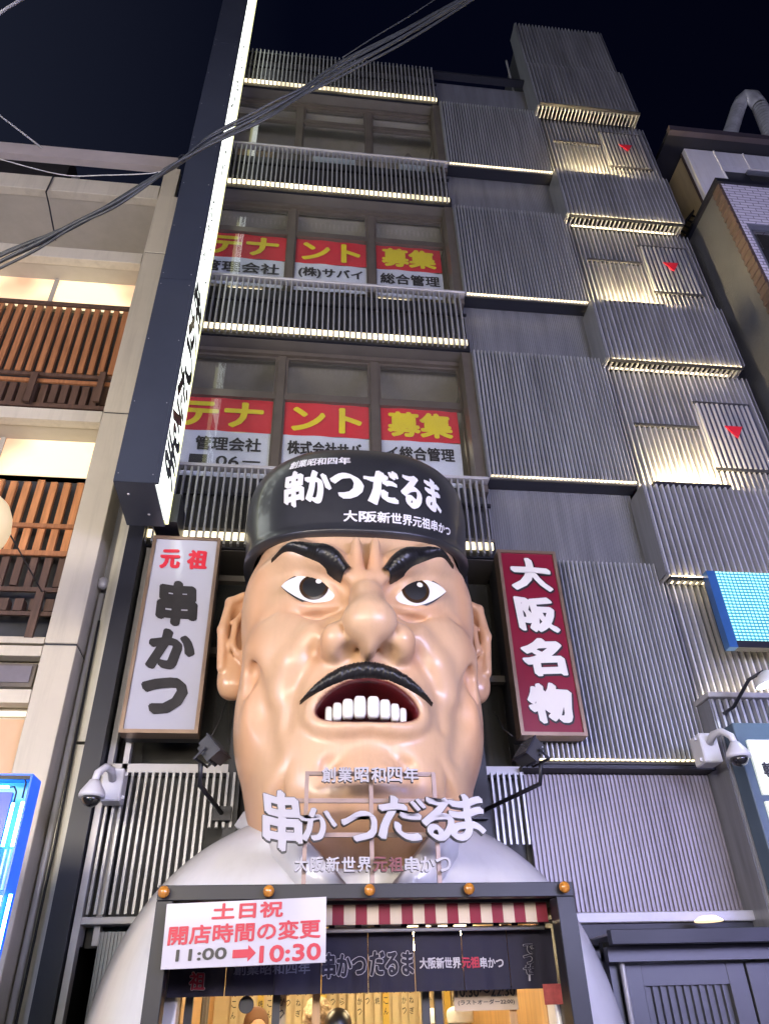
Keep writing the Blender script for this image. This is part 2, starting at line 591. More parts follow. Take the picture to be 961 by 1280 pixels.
# lids
for kk, (rr, lft) in enumerate(((0.038, 1), (0.032, -1))):
    pts = []
    for i in range(9):
        t = i / 8; u = 0.23 + 0.52 * t
        zc = 4.66 + 0.15 * t
        zz = zc + (0.19 if lft > 0 else -0.115) * math.sin(math.pi * t) ** 0.8
        pts.append((u, 5.80 + 0.17 * t ** 2 - 0.03 * math.sin(math.pi * t), zz))
    g.path(pts, rr, 0.03)
# nose
g.path([(0, 5.76, 4.80), (0, 5.62, 4.60), (0, 5.50, 4.38)], [0.09, 0.14, 0.19], 0.07)
g.ell((0, 5.44, 4.29), (0.235, 0.21, 0.20), 0.05)
g.ell((0.26, 5.64, 4.20), (0.165, 0.21, 0.17), 0.045)
g.ell((0.0, 5.52, 4.10), (0.07, 0.16, 0.08), 0.05)
g.ell((0.155, 5.52, 4.06), (0.085, 0.13, 0.075), 0.03, 'sub')
g.path([(0.14, 5.42, 4.36), (0.20, 5.46, 4.26), (0.19, 5.44, 4.16)], 0.018, 0.05, 'sub')
# folds from the nose round the mouth
g.path([(0.33, 5.58, 4.36), (0.47, 5.66, 4.14), (0.60, 5.74, 3.86), (0.62, 5.82, 3.55)], [0.04, 0.06, 0.055, 0.02], 0.07, 'sub', sy=0.7)
g.path([(0.45, 5.78, 4.34), (0.60, 5.88, 4.12), (0.74, 5.98, 3.82)], [0.09, 0.10, 0.06], 0.10)
# cheek hollow
g.path([(0.92, 6.02, 4.1), (0.86, 5.92, 3.7), (0.74, 5.86, 3.35)], [0.03, 0.06, 0.03], 0.12, 'sub')
g.path([(0.80, 5.98, 4.45), (0.93, 6.08, 4.10), (0.97, 6.2, 3.7)], [0.02, 0.03, 0.02], 0.08, 'sub')
g.path([(0.56, 5.84, 3.28), (0.66, 5.90, 3.02), (0.60, 6.0, 2.85)], [0.015, 0.03, 0.02], 0.08, 'sub')
# mouth: lips as a rolled rim, then the hole
def mouth_pt(t, sc=1.0):
    a = math.pi * t
    u = 0.43 * sc * math.sin(a) ** 0.75 if 0 < t < 1 else 0.0
    z = 3.71 + math.cos(a) * 0.185 * sc
    z -= 0.33 * max(0.0, u) ** 1.7
    return u, z
rim = [(mouth_pt(i / 10)[0], 5.66 + 0.55 * mouth_pt(i / 10)[0] ** 2, mouth_pt(i / 10)[1]) for i in range(11)]
g.path(rim, 0.065, 0.06)
hole = Sdf.__new__(Sdf)
sl, X, Yv, Z = g.win((0, 5.0, 3.2), (0.6, 6.35, 4.1))
zc = 3.71 - 0.33 * np.maximum(X, 0) ** 1.7
dd = (np.sqrt((X / 0.40) ** 2 * 1.0 + ((Z - zc) / 0.165) ** 2) - 1) * 0.165
dd = np.maximum(dd, np.abs(Yv - 5.5) - 0.60)
g.comb(sl, np.broadcast_to(dd, g.F[sl].shape).astype(np.float32), 0.03, 'sub')
# chin crease
g.path([(0.0, 5.60, 3.36), (0.16, 5.62, 3.33), (0.30, 5.70, 3.22), (0.34, 5.74, 3.10)], [0.05, 0.05, 0.04, 0.015], 0.07, 'sub')
g.smooth(3)
Vh, Qh = g.mesh()
skinV = Vh.copy(); skinV[:, 0] += HX
me = np_mesh("head", skinV, Qh, SK)
# painted colour: dark red inside the mouth, warmer brushed tone in the folds and on the nose
u = np.abs(Vh[:, 0]); zc = 3.71 - 0.33 * u ** 1.7
rr = np.sqrt((u / 0.415) ** 2 + ((Vh[:, 2] - zc) / 0.182) ** 2)
mouthm = np.clip((1.02 - rr) / 0.04, 0, 1) * (Vh[:, 1] < 6.2) * (Vh[:, 1] > 5.55)
att = me.color_attributes.new("paint", 'FLOAT_COLOR', 'POINT')
c4 = np.ones((len(Vh), 4), np.float32); c4[:, 0] = mouthm
warm = np.exp(-(((u - 0.0) / 0.25) ** 2 + ((Vh[:, 2] - 4.95) / 0.18) ** 2)) + 0.8 * np.exp(-(((u - 0.47) / 0.35) ** 2 + ((Vh[:, 2] - 4.62) / 0.10) ** 2)) \
    + 0.8 * np.exp(-(((u - 0.95) / 0.10) ** 2)) + 0.9 * np.exp(-(((u - 0.40) / 0.10) ** 2 + ((Vh[:, 2] - 4.12) / 0.16) ** 2)) + 0.7 * np.exp(-((Vh[:, 2] - 2.75) / 0.3) ** 2)
c4[:, 1] = np.clip(warm, 0, 1)
att.data.foreach_set("color", c4.ravel())
nt = SK.node_tree; p = nt.nodes["Principled BSDF"]
src = p.inputs["Base Color"].links[0].from_socket
at_n = nt.nodes.new("ShaderNodeAttribute"); at_n.attribute_name = "paint"
sp_ = nt.nodes.new("ShaderNodeSeparateColor"); nt.links.new(at_n.outputs["Color"], sp_.inputs[0])
m1 = nt.nodes.new("ShaderNodeMix"); m1.data_type = 'RGBA'
sc_ = nt.nodes.new("ShaderNodeMath"); sc_.operation = 'MULTIPLY'; sc_.inputs[1].default_value = 0.55
nt.links.new(sp_.outputs["Green"], sc_.inputs[0]); nt.links.new(sc_.outputs[0], m1.inputs["Factor"])
nt.links.new(src, m1.inputs[6]); m1.inputs[7].default_value = (0.66, 0.33, 0.17, 1)
m2 = nt.nodes.new("ShaderNodeMix"); m2.data_type = 'RGBA'
nt.links.new(sp_.outputs["Red"], m2.inputs["Factor"]); nt.links.new(m1.outputs[2], m2.inputs[6]); m2.inputs[7].default_value = (0.16, 0.012, 0.016, 1)
nt.links.new(m2.outputs[2], p.inputs["Base Color"])
face = link_mesh("head", me, chef)


def patch(name, cu, cz, wt, wb, mt, side, lift=0.012, bulge=0.05, n=40, m_=9, hair=0.0, parent=None, pinch=True, seed=0, yoff=None):
    """a raised patch along a centre line (u, z) with widths up/down, laid on the face"""
    ts = np.linspace(0, 1, n); kt = np.linspace(0, 1, len(cu))
    def sm(a): 
        a = np.array(a, float); return np.interp(ts, kt, a) if len(a) < 4 else np.polyval(np.polyfit(kt, a, min(5, len(a) - 1)), ts)
    u = sm(cu); z = sm(cz); wt_ = np.interp(ts, np.linspace(0, 1, len(wt)), wt); wb_ = np.interp(ts, np.linspace(0, 1, len(wb)), wb)
    du = np.gradient(u); dz = np.gradient(z); L = np.hypot(du, dz) + 1e-9
    nx_, nz_ = -dz / L, du / L
    V = []; hr = np.random.default_rng(seed)
    vs_ = np.linspace(-1, 1, m_)
    for j, v in enumerate(vs_):
        w = np.where(v > 0, wt_ * v, wb_ * v)
        uu = u + nx_ * w; zz = z + nz_ * w
        yy = g.front(uu, zz) if yoff is None else yoff(uu, zz)
        h = lift + bulge * (1 - v * v) - (0.03 if abs(v) > 0.99 else 0)
        h = h + hair * (hr.random(n) - 0.5) * (1 - abs(v) ** 6)
        V.append(np.stack([HX + side * uu, yy - h, zz], 1))
    V = np.concatenate(V)
    Q = []
    for j in range(m_ - 1):
        for i in range(n - 1):
            a = j * n + i
            q = (a, a + 1, a + n + 1, a + n)
            Q.append(q if side < 0 else q[::-1])
    me_ = new_mesh(name, V, Q, mt, True)
    bm = bmesh.new(); bm.from_mesh(me_); bmesh.ops.recalc_face_normals(bm, faces=bm.faces[:])
    # outward = towards the street
    s = sum(f.normal.y for f in bm.faces)
    if s > 0: bmesh.ops.reverse_faces(bm, faces=bm.faces[:])
    bm.to_mesh(me_); bm.free()
    return link_mesh(name, me_, parent or chef)


for s in (-1, 1):
    # eyebrow
    patch("eyebrow", [0.17, 0.27, 0.42, 0.58, 0.72, 0.84], [4.86, 4.96, 5.07, 5.14, 5.15, 5.10],
          [0.05, 0.095, 0.09, 0.065, 0.03, 0.003], [0.07, 0.115, 0.11, 0.075, 0.035, 0.003], HAIR, s, 0.012, 0.05, 90, 11, 0.009, seed=3)
    # eyeball face: almond
    us = np.linspace(0.25, 0.735, 24); t = (us - 0.25) / 0.485
    top = 0.165 * np.sin(math.pi * t) ** 0.75; bot = 0.09 * np.sin(math.pi * t) ** 0.8
    zc_ = 4.665 + 0.14 * t
    def eye_y(uu, zz): return 5.765 + 0.24 * np.clip((uu - 0.47), -1, 1) ** 2 + 0.10 * (uu - 0.25) + 0.9 * (zz - 4.76) ** 2
    def almond(name, mt, k, lift, parent):
        V = []
        m_ = 11
        for j in range(m_):
            v = -1 + 2 * j / (m_ - 1)
            zz = zc_ + np.where(v > 0, top * v, bot * v) * k + (0.004 * (k - 1))
            V.append(np.stack([HX + s * us, eye_y(us, zz) - lift, zz], 1))
        V = np.concatenate(V); n = len(us)
        Q = [(j * n + i, j * n + i + 1, (j + 1) * n + i + 1, (j + 1) * n + i) for j in range(m_ - 1) for i in range(n - 1)]
        if s > 0: Q = [q[::-1] for q in Q]
        Q = [q[::-1] for q in Q] if False else Q
        me_ = new_mesh(name, V, Q, mt, True)
        return link_mesh(name, me_, parent)
    ob = empty("eye"); ob.parent = chef
    ob.matrix_parent_inverse = world_of(chef).inverted()
    almond("eye_outline", HAIR, 1.20, 0.0, ob)
    almond("eye_white", EYEW, 1.0, 0.012, ob)
    # iris, pupil glint
    def disc(name, mt, cu_, cz_, r, lift, clip=True):
        V = [(HX + s * cu_, float(eye_y(np.array([cu_]), np.array([cz_]))[0]) - lift, cz_)]; n = 36
        for ring in (0.5, 1.0):
            for i in range(n):
                a = 2 * math.pi * i / n
                uu = cu_ + s * r * ring * math.cos(a); zz = cz_ + r * ring * math.sin(a)
                tt = min(max((uu - 0.25) / 0.485, 0.01), 0.99)
                if clip:
                    zcc = 4.665 + 0.14 * tt
                    zz = min(zz, zcc + 0.165 * math.sin(math.pi * tt) ** 0.75 - 0.004); zz = max(zz, zcc - 0.09 * math.sin(math.pi * tt) ** 0.8 + 0.004)
                V.append((HX + s * uu, float(eye_y(np.array([uu]), np.array([zz]))[0]) - lift, zz))
        F_ = [(0, 1 + i, 1 + (i + 1) % n) for i in range(n)] + [(1 + i, 1 + n + i, 1 + n + (i + 1) % n, 1 + (i + 1) % n) for i in range(n)]
        return link_mesh(name, new_mesh(name, V, F_, mt, True), ob)
    disc("iris", mat("iris_brown", (.05, .028, .015), .12, coat=.5), 0.45, 4.785, 0.128, 0.018)
    disc("pupil", HAIR, 0.45, 4.785, 0.100, 0.022)
    disc("glint", EYEW, 0.45 + s * 0.04, 4.835, 0.026, 0.028, False)

# moustache: one arch over the mouth
mc = np.linspace(-0.52, 0.52, 13)
mz = 3.945 - 0.95 * np.abs(mc) ** 1.75 * 1.0
def both(uu, zz): return g.front(uu, np.clip(zz, 3.3, 4.2))
ts = np.linspace(-0.53, 0.53, 150)
V = []; Q = []
hr = np.random.default_rng(5)
zl = 3.955 - 0.78 * np.abs(ts) ** 1.9; wid = 0.078 * (1 - (np.abs(ts) / 0.535) ** 4) + 0.004
ytop = np.minimum(g.front(ts, zl + 0.02), 5.62 + 0.55 * ts ** 2)
for j, v in enumerate(np.linspace(-1, 1, 9)):
    zz = zl + wid * v + 0.02 * np.where(np.abs(ts) < .1, 0, 0)
    h = 0.07 * (1 - v * v) + 0.018 * (hr.random(len(ts)) - 0.5) - (0.06 if abs(v) > .99 else 0)
    V.append(np.stack([HX + ts, ytop - h, zz], 1))
V = np.concatenate(V); n = len(ts)
Q = [(j * n + i, j * n + i + 1, (j + 1) * n + i + 1, (j + 1) * n + i) for j in range(8) for i in range(n - 1)]
link_mesh("moustache", new_mesh("moustache", V, Q, HAIR, True), chef)

# upper teeth, each a part
for i in range(8):
    tw = 0.083 if 2 <= i <= 5 else 0.062
for s in (-1, 1):
    ucur = 0.004
    for i, tw in enumerate((0.100, 0.090, 0.075, 0.06)):
        uc = ucur + tw / 2; ucur += tw
        T = Sdf((-0.07, 0.07), (-0.07, 0.07), (-0.13, 0.13), 0.009); T.F[:] = 1
        T.ell((0, 0, 0), (tw * 0.505, 0.045, 0.092 - 0.009 * i), 0.001, n=4.0)
        Vt, Qt = T.mesh(False)
        Vt = Vt + np.array([HX + s * uc, 5.765 + 0.75 * uc ** 2, 3.70 - 0.36 * uc ** 1.7])
        link_mesh("tooth", np_mesh("tooth", Vt, Qt, TOOTH), chef)

# ears
E_ = Sdf((0.85, 1.45), (6.35, 7.15), (3.95, 5.4), 0.016); E_.F[:] = 1
E_.ell((1.14, 6.82, 4.78), (0.20, 0.16, 0.42), 0.05, n=2.5)
E_.ell((1.16, 6.80, 4.33), (0.15, 0.13, 0.20), 0.08, n=2.4)
E_.ell((1.12, 6.66, 4.78), (0.125, 0.11, 0.30), 0.03, 'sub', n=2.2)
E_.path([(1.27, 6.70, 4.40), (1.30, 6.68, 4.78), (1.25, 6.68, 5.08), (1.12, 6.68, 5.15)], 0.045, 0.03)
E_.path([(1.03, 6.68, 4.55), (1.12, 6.68, 4.52), (1.19, 6.67, 4.62), (1.18, 6.68, 4.86), (1.10, 6.70, 5.0)], 0.032, 0.03)
E_.ell((1.05, 6.66, 4.50), (0.06, 0.06, 0.08), 0.03)
for s in (-1, 1):
    Ve, Qe = E_.mesh(False)
    Ve = Ve.copy(); Ve[:, 0] = HX + s * Ve[:, 0]
    if s < 0: Qe = Qe[:, ::-1]
    link_mesh("ear", np_mesh("ear", Ve, Qe, SKO), chef)

# the cap: a tall band bulging slightly, closed on top
def hat_pt(a, t):
    """a = angle (0 at the front), t = 0 rim .. 1 top edge"""
    ca, sa = math.cos(a), math.sin(a)
    ax = 1.135 + 0.05 * math.sin(math.pi * min(t, 1) * 0.6) - 0.24 * t ** 5
    ay = 1.08 + 0.03 * math.sin(math.pi * min(t, 1)) - 0.20 * t ** 5
    pw = 2 / 2.45
    x = ax * math.copysign(abs(sa) ** pw, sa); y = 6.80 - ay * math.copysign(abs(ca) ** pw, ca)
    z0 = 5.37 + 0.13 * (1 - ca) ** 1.0
    if ca < -0.1: z0 -= 0.5 * (-ca - 0.1)
    z1 = 6.47 + 0.10 * (1 - ca)
    return Vector((HX + x, y, z0 + (z1 - z0) * t))
HV = []; HF = []; na = 96
levels = [-0.035, -0.03, 0.0, 0.03] + [0.08 + 0.84 * i / 12 for i in range(13)] + [0.96, 0.99, 1.0]
for li, t in enumerate(levels):
    for i in range(na):
        a = 2 * math.pi * i / na
        p_ = hat_pt(a, max(t, 0))
        c_ = Vector((HX, 6.8, p_.z))
        if li == 0: p_ = c_ + (p_ - c_) * 0.93; p_.z += t
        elif li == 1: p_ = c_ + (p_ - c_) * 1.018; p_.z += t
        elif li == 2: p_ = c_ + (p_ - c_) * 1.018
        HV.append(p_)
for k_, sc in ((1, 0.985), (2, 0.95), (3, 0.8), (4, 0.4)):
    for i in range(na):
        p_ = hat_pt(2 * math.pi * i / na, 1.0); c_ = Vector((HX, 6.8, p_.z))
        p_ = c_ + (p_ - c_) * sc; p_.z += 0.02 * k_
        HV.append(p_)
nl = len(levels) + 4
for l in range(nl - 1):
    for i in range(na):
        a = l * na + i; b = l * na + (i + 1) % na
        HF.append((a, b, b + na, a + na))
HF.append(tuple((nl - 1) * na + i for i in range(na)))
me = new_mesh("cap", HV, HF, BLK, True)
bm = bmesh.new(); bm.from_mesh(me); bmesh.ops.recalc_face_normals(bm, faces=bm.faces[:]); bm.to_mesh(me); bm.free()
hat = link_mesh("cap", me, chef)


def hat_text(body, w, h, a0, t0, bold, seed=0, tilt=0.0, nib=0.0):
    V, F = text_mesh(body, 0.3, bold=bold, fit=(w, h), wobble=(0.024 if nib else 0.006), seed=seed, res=4, nib=nib)
    W = []
    for v in V:
        x = v[0]; t = t0 + (v[1] + x * tilt) / 1.2
        a = a0 + x / 1.32
        p_ = hat_pt(a, t); q = hat_pt(a + 0.01, t)
        nrm = Vector((0, 0, 1)).cross(q - p_).normalized()
        if nrm.y > 0: nrm = -nrm
        W.append(p_ + nrm * (0.012 + v[2]))
    return link_mesh("lettering", new_mesh("lettering", W, F, WHT), hat)
hat_text("創業昭和四年", 0.70, 0.13, -0.34, 0.74, 0.03, 1)
hat_text("串かつだるま", 1.62, 0.46, 0.0, 0.44, 0.012, 2, nib=0.045)
hat_text("大阪新世界元祖串かつ", 1.15, 0.125, 0.32, 0.12, 0.03, 3)

# robe: shoulders, cut out for the shop front
RB = Sdf((0, 2.05), (5.3, 8.0), (-0.05, 3.35), 0.035)
RB.F[:] = 1
RB.ell((0, 6.75, 0.9), (2.0, 1.25, 2.2), 0.05, n=2.5)
RB.ell((0, 6.85, 2.45), (1.05, 0.95, 0.72), 0.25)
# V neck
sl, X, Yv, Z = RB.win((0, 5.2, 2.2), (0.8, 6.5, 3.4))
vd = (X - (Z - 2.15) * 0.78) * 0.8
RB.comb(sl, np.broadcast_to(np.maximum(vd, Yv - 6.05 ), RB.F[sl].shape).astype(np.float32), 0.04, 'sub')
RB.smooth(1)
sl, X, Yv, Z = RB.win((0, 5.0, -0.1), (1.35, 8.1, 2.35))
dd = np.maximum(X - 1.22, Z - 2.28) + 0 * Yv
RB.comb(sl, np.broadcast_to(dd, RB.F[sl].shape).astype(np.float32), 0.002, 'sub')
Vr, Qr = RB.mesh()
Vr = Vr.copy(); Vr[:, 0] += HX
link_mesh("robe", np_mesh("robe", Vr, Qr, ROBE), chef)
# collar bands crossing on the chest
for s in (-1, 1):
    mb = MB(); pts = []
    N = 18; rings = []
    for i in range(N + 1):
        t = i / N
        # from behind the neck over the shoulder down to the chest centre
        u_ = 0.90 * (1 - t) ** 0.8 * (1 if t < 1 else 0) + 0.02
        z_ = 3.08 - 0.95 * t ** 1.15
        y_ = 6.75 - 1.02 * math.sin(min(1, t * 1.35) * math.pi / 2)
        pts.append(Vector((HX + s * u_, y_, z_)))
    V = []; F_ = []
    for i, p_ in enumerate(pts):
        d = (pts[min(i + 1, N)] - pts[max(i - 1, 0)]).normalized()
        out = Vector((s * 0.75, -0.3, 0.6)); out = (out - d * out.dot(d)).normalized(); b_ = d.cross(out).normalized()
        for (a1, b1) in ((-0.02, -0.13), (0.05, -0.12), (0.065, 0.0), (0.05, 0.12), (-0.02, 0.13)):
            V.append(p_ + out * (a1) + b_ * b1)
    for i in range(N):
        for k_ in range(5):
            a = i * 5 + k_; b = i * 5 + (k_ + 1) % 5
            F_.append((a, b, b + 5, a + 5))
    me = new_mesh("collar", V, F_, ROBE, True)
    bm = bmesh.new(); bm.from_mesh(me); bmesh.ops.recalc_face_normals(bm, faces=bm.faces[:]); bm.to_mesh(me); bm.free()
    link_mesh("collar", me, chef)
# ------------------------------------------------------------------ materials of the place
CLAD = mat("ribbed_metal", (0.50, 0.505, 0.54), 0.4, metal=0.45, var=0.2, vscale=1.2, streak=True, dirt=0.55, objvar=0.14)
CLADD = mat("ribbed_metal_back", (0.12, 0.12, 0.13), 0.5, metal=0.3, var=0.12, streak=True)
VAL = mat("valley_shade_paint", (0.045, 0.05, 0.075), 0.55, var=0.15, streak=True)  # darker colour for the rib valleys: shade of the gaps painted in
SLATM = mat("balcony_slat_metal", (0.36, 0.36, 0.37), 0.35, metal=0.4, var=0.1, vscale=2)
DARK = mat("dark_wall", (0.035, 0.036, 0.04), 0.5, var=0.2, vscale=2)
FRAME = mat("bronze_frame", (0.17, 0.145, 0.12), 0.35, metal=0.5, var=0.12)
SOFF = mat("soffit_brown", (0.13, 0.115, 0.10), 0.5, var=0.12, vscale=2)
GREY = mat("flat_grey_panel", (0.23, 0.235, 0.26), 0.35, metal=0.3, var=0.2, vscale=1.2, streak=True, dirt=0.3)
LED = glow("led_warm", (1.0, 0.82, 0.48), 2.9)
LEDB = glow("led_warm_bright", (1.0, 0.76, 0.38), 900.0)
LEDV = glow("led_warm_valley", (1.0, 0.80, 0.45), 3.4)
LEDU = glow("led_warm_up", (1.0, 0.78, 0.42), 30.0)
STEEL = mat("painted_steel_dark", (0.013, 0.014, 0.021), 0.45, metal=0.1, var=0.15)
def vary_emission(M, lo, hi, sc):
    nt = M.node_tree; p = nt.nodes["Principled BSDF"]; base = p.inputs["Emission Strength"].default_value
    ge = nt.nodes.new("ShaderNodeNewGeometry"); nz = nt.nodes.new("ShaderNodeTexNoise"); nz.inputs["Scale"].default_value = sc; nz.inputs["Detail"].default_value = 3
    nt.links.new(ge.outputs["Position"], nz.inputs["Vector"]); r = nt.nodes.new("ShaderNodeMapRange")
    r.inputs["From Min"].default_value = .35; r.inputs["From Max"].default_value = .65; r.inputs["To Min"].default_value = base * lo; r.inputs["To Max"].default_value = base * hi
    nt.links.new(nz.outputs["Fac"], r.inputs["Value"]); nt.links.new(r.outputs[0], p.inputs["Emission Strength"])
for _m in (LED, LEDV, LEDU): vary_emission(_m, .45, 1.35, 1.7)
LGREY = mat("light_grey_steel", (0.42, 0.41, 0.42), 0.4, metal=0.2, var=0.1)
BEIGE = mat("beige_panel", (0.56, 0.505, 0.40), 0.4, var=0.07, vscale=1.0, dirt=0.3, objvar=0.04)
GLASS = bpy.data.materials.new("window_glass"); GLASS.use_nodes = True
_n = GLASS.node_tree; _n.nodes.clear()
_o = _n.nodes.new("ShaderNodeOutputMaterial"); _t = _n.nodes.new("ShaderNodeBsdfTransparent"); _t.inputs[0].default_value = (.97, .98, .97, 1)
_g = _n.nodes.new("ShaderNodeBsdfGlossy"); _g.inputs["Roughness"].default_value = 0.03
_d = _n.nodes.new("ShaderNodeBsdfDiffuse"); _d.inputs[0].default_value = (.32, .30, .27, 1)
_ge0 = _n.nodes.new("ShaderNodeNewGeometry"); _dt = _n.nodes.new("ShaderNodeVectorMath"); _dt.operation = 'DOT_PRODUCT'
_n.links.new(_ge0.outputs["Incoming"], _dt.inputs[0]); _n.links.new(_ge0.outputs["Normal"], _dt.inputs[1])
_ab = _n.nodes.new("ShaderNodeMath"); _ab.operation = 'ABSOLUTE'; _n.links.new(_dt.outputs["Value"], _ab.inputs[0])
_iv = _n.nodes.new("ShaderNodeMath"); _iv.operation = 'SUBTRACT'; _iv.inputs[0].default_value = 1; _n.links.new(_ab.outputs[0], _iv.inputs[1])
_pw = _n.nodes.new("ShaderNodeMath"); _pw.operation = 'POWER'; _pw.inputs[1].default_value = 4.0; _n.links.new(_iv.outputs[0], _pw.inputs[0])
_f = _n.nodes.new("ShaderNodeMapRange"); _f.inputs["To Min"].default_value = 0.035; _f.inputs["To Max"].default_value = 0.95; _n.links.new(_pw.outputs[0], _f.inputs["Value"])
_nz = _n.nodes.new("ShaderNodeTexNoise"); _nz.inputs["Scale"].default_value = 2.2; _nz.inputs["Detail"].default_value = 6
_ge = _n.nodes.new("ShaderNodeNewGeometry"); _n.links.new(_ge.outputs["Position"], _nz.inputs["Vector"])
_r = _n.nodes.new("ShaderNodeMapRange"); _r.inputs["To Min"].default_value = 0.0; _r.inputs["To Max"].default_value = 0.09
_n.links.new(_nz.outputs["Fac"], _r.inputs["Value"])
_m1 = _n.nodes.new("ShaderNodeMixShader"); _n.links.new(_r.outputs[0], _m1.inputs[0]); _n.links.new(_t.outputs[0], _m1.inputs[1]); _n.links.new(_d.outputs[0], _m1.inputs[2])
_m2 = _n.nodes.new("ShaderNodeMixShader"); _n.links.new(_f.outputs[0], _m2.inputs[0]); _n.links.new(_m1.outputs[0], _m2.inputs[1]); _n.links.new(_g.outputs[0], _m2.inputs[2])
_n.links.new(_m2.outputs[0], _o.inputs[0])
WALLIN = mat("room_wall", (0.40, 0.36, 0.30), 0.7, var=0.1)
REDB = mat("banner_red", (0.62, 0.022, 0.035), 0.5, var=0.08, vscale=3, bump=0.15, bscale=5)
WHTB = mat("banner_white", (0.62, 0.64, 0.72), 0.5, var=0.06, vscale=3, bump=0.15, bscale=5)
YEL = mat("banner_yellow", (0.80, 0.62, 0.02), 0.5, var=0.03)
INK = mat("ink_black", (0.02, 0.02, 0.022), 0.4, var=0.1)
REDT = mat("red_print", (0.60, 0.02, 0.04), 0.4, var=0.05)

FL = [6.05, 9.53, 13.07, 16.46]           # undersides of the balcony bands
FT = [7.20, 10.74, 14.30, 17.77]          # tops

# ------------------------------------------------------------------ ground
gm = mat("asphalt", (0.05, 0.05, 0.052), 0.75, var=0.2, vscale=3, bump=0.4, bscale=120)
B("ground", gm, -400, 400, -400, 400, -0.5, -0.004, kind="structure")
B("street_paving", mat("stone_paving", (0.16, 0.15, 0.15), 0.5, var=0.15, bump=0.3), -30, 30, -2.4, 7.0, -0.3, 0.0, kind="structure")

# ------------------------------------------------------------------ tenant building
bld = empty("tenant_building", (2.2, 8, 0), "tall narrow building clad in grey ribbed metal with lit balcony bands behind the giant head", "building")
XL, XW, XC, XR = -1.90, 2.22, 4.22, 6.42
# structure: rear wall, slabs, party walls
B("wall", DARK, XL, XC, 11.0, 11.3, 0, 17.6, bld)
B("wall", DARK, XL, XL + 0.12, 7.62, 11.0, 0, 17.6, bld)
B("wall", DARK, XW + 0.04, XC + 0.02, 7.56, 7.75, 0, 17.75, bld)
B("wall", DARK, XC + 0.05, XR - 0.02, 7.42, 12.0, 0, 19.9, bld)
B("roof", DARK, XL, XC, 7.65, 11.3, 17.45, 17.6, bld)
for z in FL:
    B("floor_slab", SOFF, XL, XW + 0.05, 7.345, 11.0, z + 0.03, z + 0.33, bld)
B("wall", CLADD, XL, XW, 7.40, 7.6, FL[3] + .33, FT[3], bld)
for i in range(3):
    B("wall", DARK, XL, XW, 7.42, 7.60, FL[i] + 0.33, FT[i] - 0.02, bld)
    B("room_wall", WALLIN, XL + .13, XW, 10.0, 10.1, FT[i] - 0.8, FL[i + 1] + 0.03, bld)
    B("ceiling", WALLIN, XL + .13, XW + .02, 7.7, 9.99, FL[i + 1] - 0.03, FL[i + 1] + 0.0295, bld)
    for xx in (-1.3, 1.5): B("ceiling_emitter", glow("added_room_glow", (1, .86, .62), 3.5), xx - .3, xx + .3, 9.3, 9.5, FL[i + 1] - 0.07, FL[i + 1] - 0.031, bld)  # added only to brighten the rooms behind the glass; not real fittings
    B("room_wall", WALLIN, XW + .045, XW + .12, 7.76, 10.0, FT[i] - 0.8, FL[i + 1] + 0.03, bld)

# window bands: frame members, transom, panes
GR = "windows of the upper floors"
for i in range(3):
    z0, z1 = FT[i] - 0.15, FL[i + 1] - 0.005
    head = z1 - 0.03
    ztr = {0: 8.70, 1: 12.34, 2: 15.86}[i] - 0.02
    Y = 7.56
    # outer surround (chunky frame returning to the cladding)
    B("window_surround", FRAME, XW - 0.10, XW + 0.035, 7.30, 7.62, z0, z1, bld)
    B("window_head", FRAME, XL, XW - 0.103, 7.50, 7.63, head - 0.04, z1 - 0.002, bld)
    cols = [XL, -0.42, 0.88, XW - 0.10]
    for c in range(3):
        xa, xb = cols[c], cols[c + 1]
        w = MB()
        if c > 0:
            w.box(xa - 0.055, xa + 0.055, Y - 0.03, Y + 0.06, z0, head - 0.042)
        x0, x1 = xa + 0.058, xb - (0.058 if c < 2 else 0.003)
        w.box(x0, x1, Y - 0.015, Y + 0.055, ztr - 0.04, ztr + 0.05)
        w.box(x0, x0 + 0.035, Y - 0.01, Y + 0.05, ztr + 0.052, head - 0.042)
        w.box(x1 - 0.035, x1, Y - 0.01, Y + 0.05, ztr + 0.052, head - 0.042)
        w.box(x0 + .037, x1 - .037, Y - 0.01, Y + 0.05, head - 0.085, head - 0.044)
        w.box(x0 + .037, x1 - .037, Y - 0.01, Y + 0.05, ztr + 0.052, ztr + 0.09)
        w.box(x0, x0 + 0.02, Y - 0.01, Y + 0.05, z0, ztr - 0.042)
        w.box(x1 - 0.02, x1, Y - 0.01, Y + 0.05, z0, ztr - 0.042)
        fo = w.build("window", FRAME, bld)
        B("pane", GLASS, x0 + .036, x1 - .036, Y + 0.012, Y + 0.018, ztr + .085, head - .08, fo)
        B("pane", GLASS, x0 + .019, x1 - .019, Y + 0.012, Y + 0.018, z0, ztr - .04, fo)

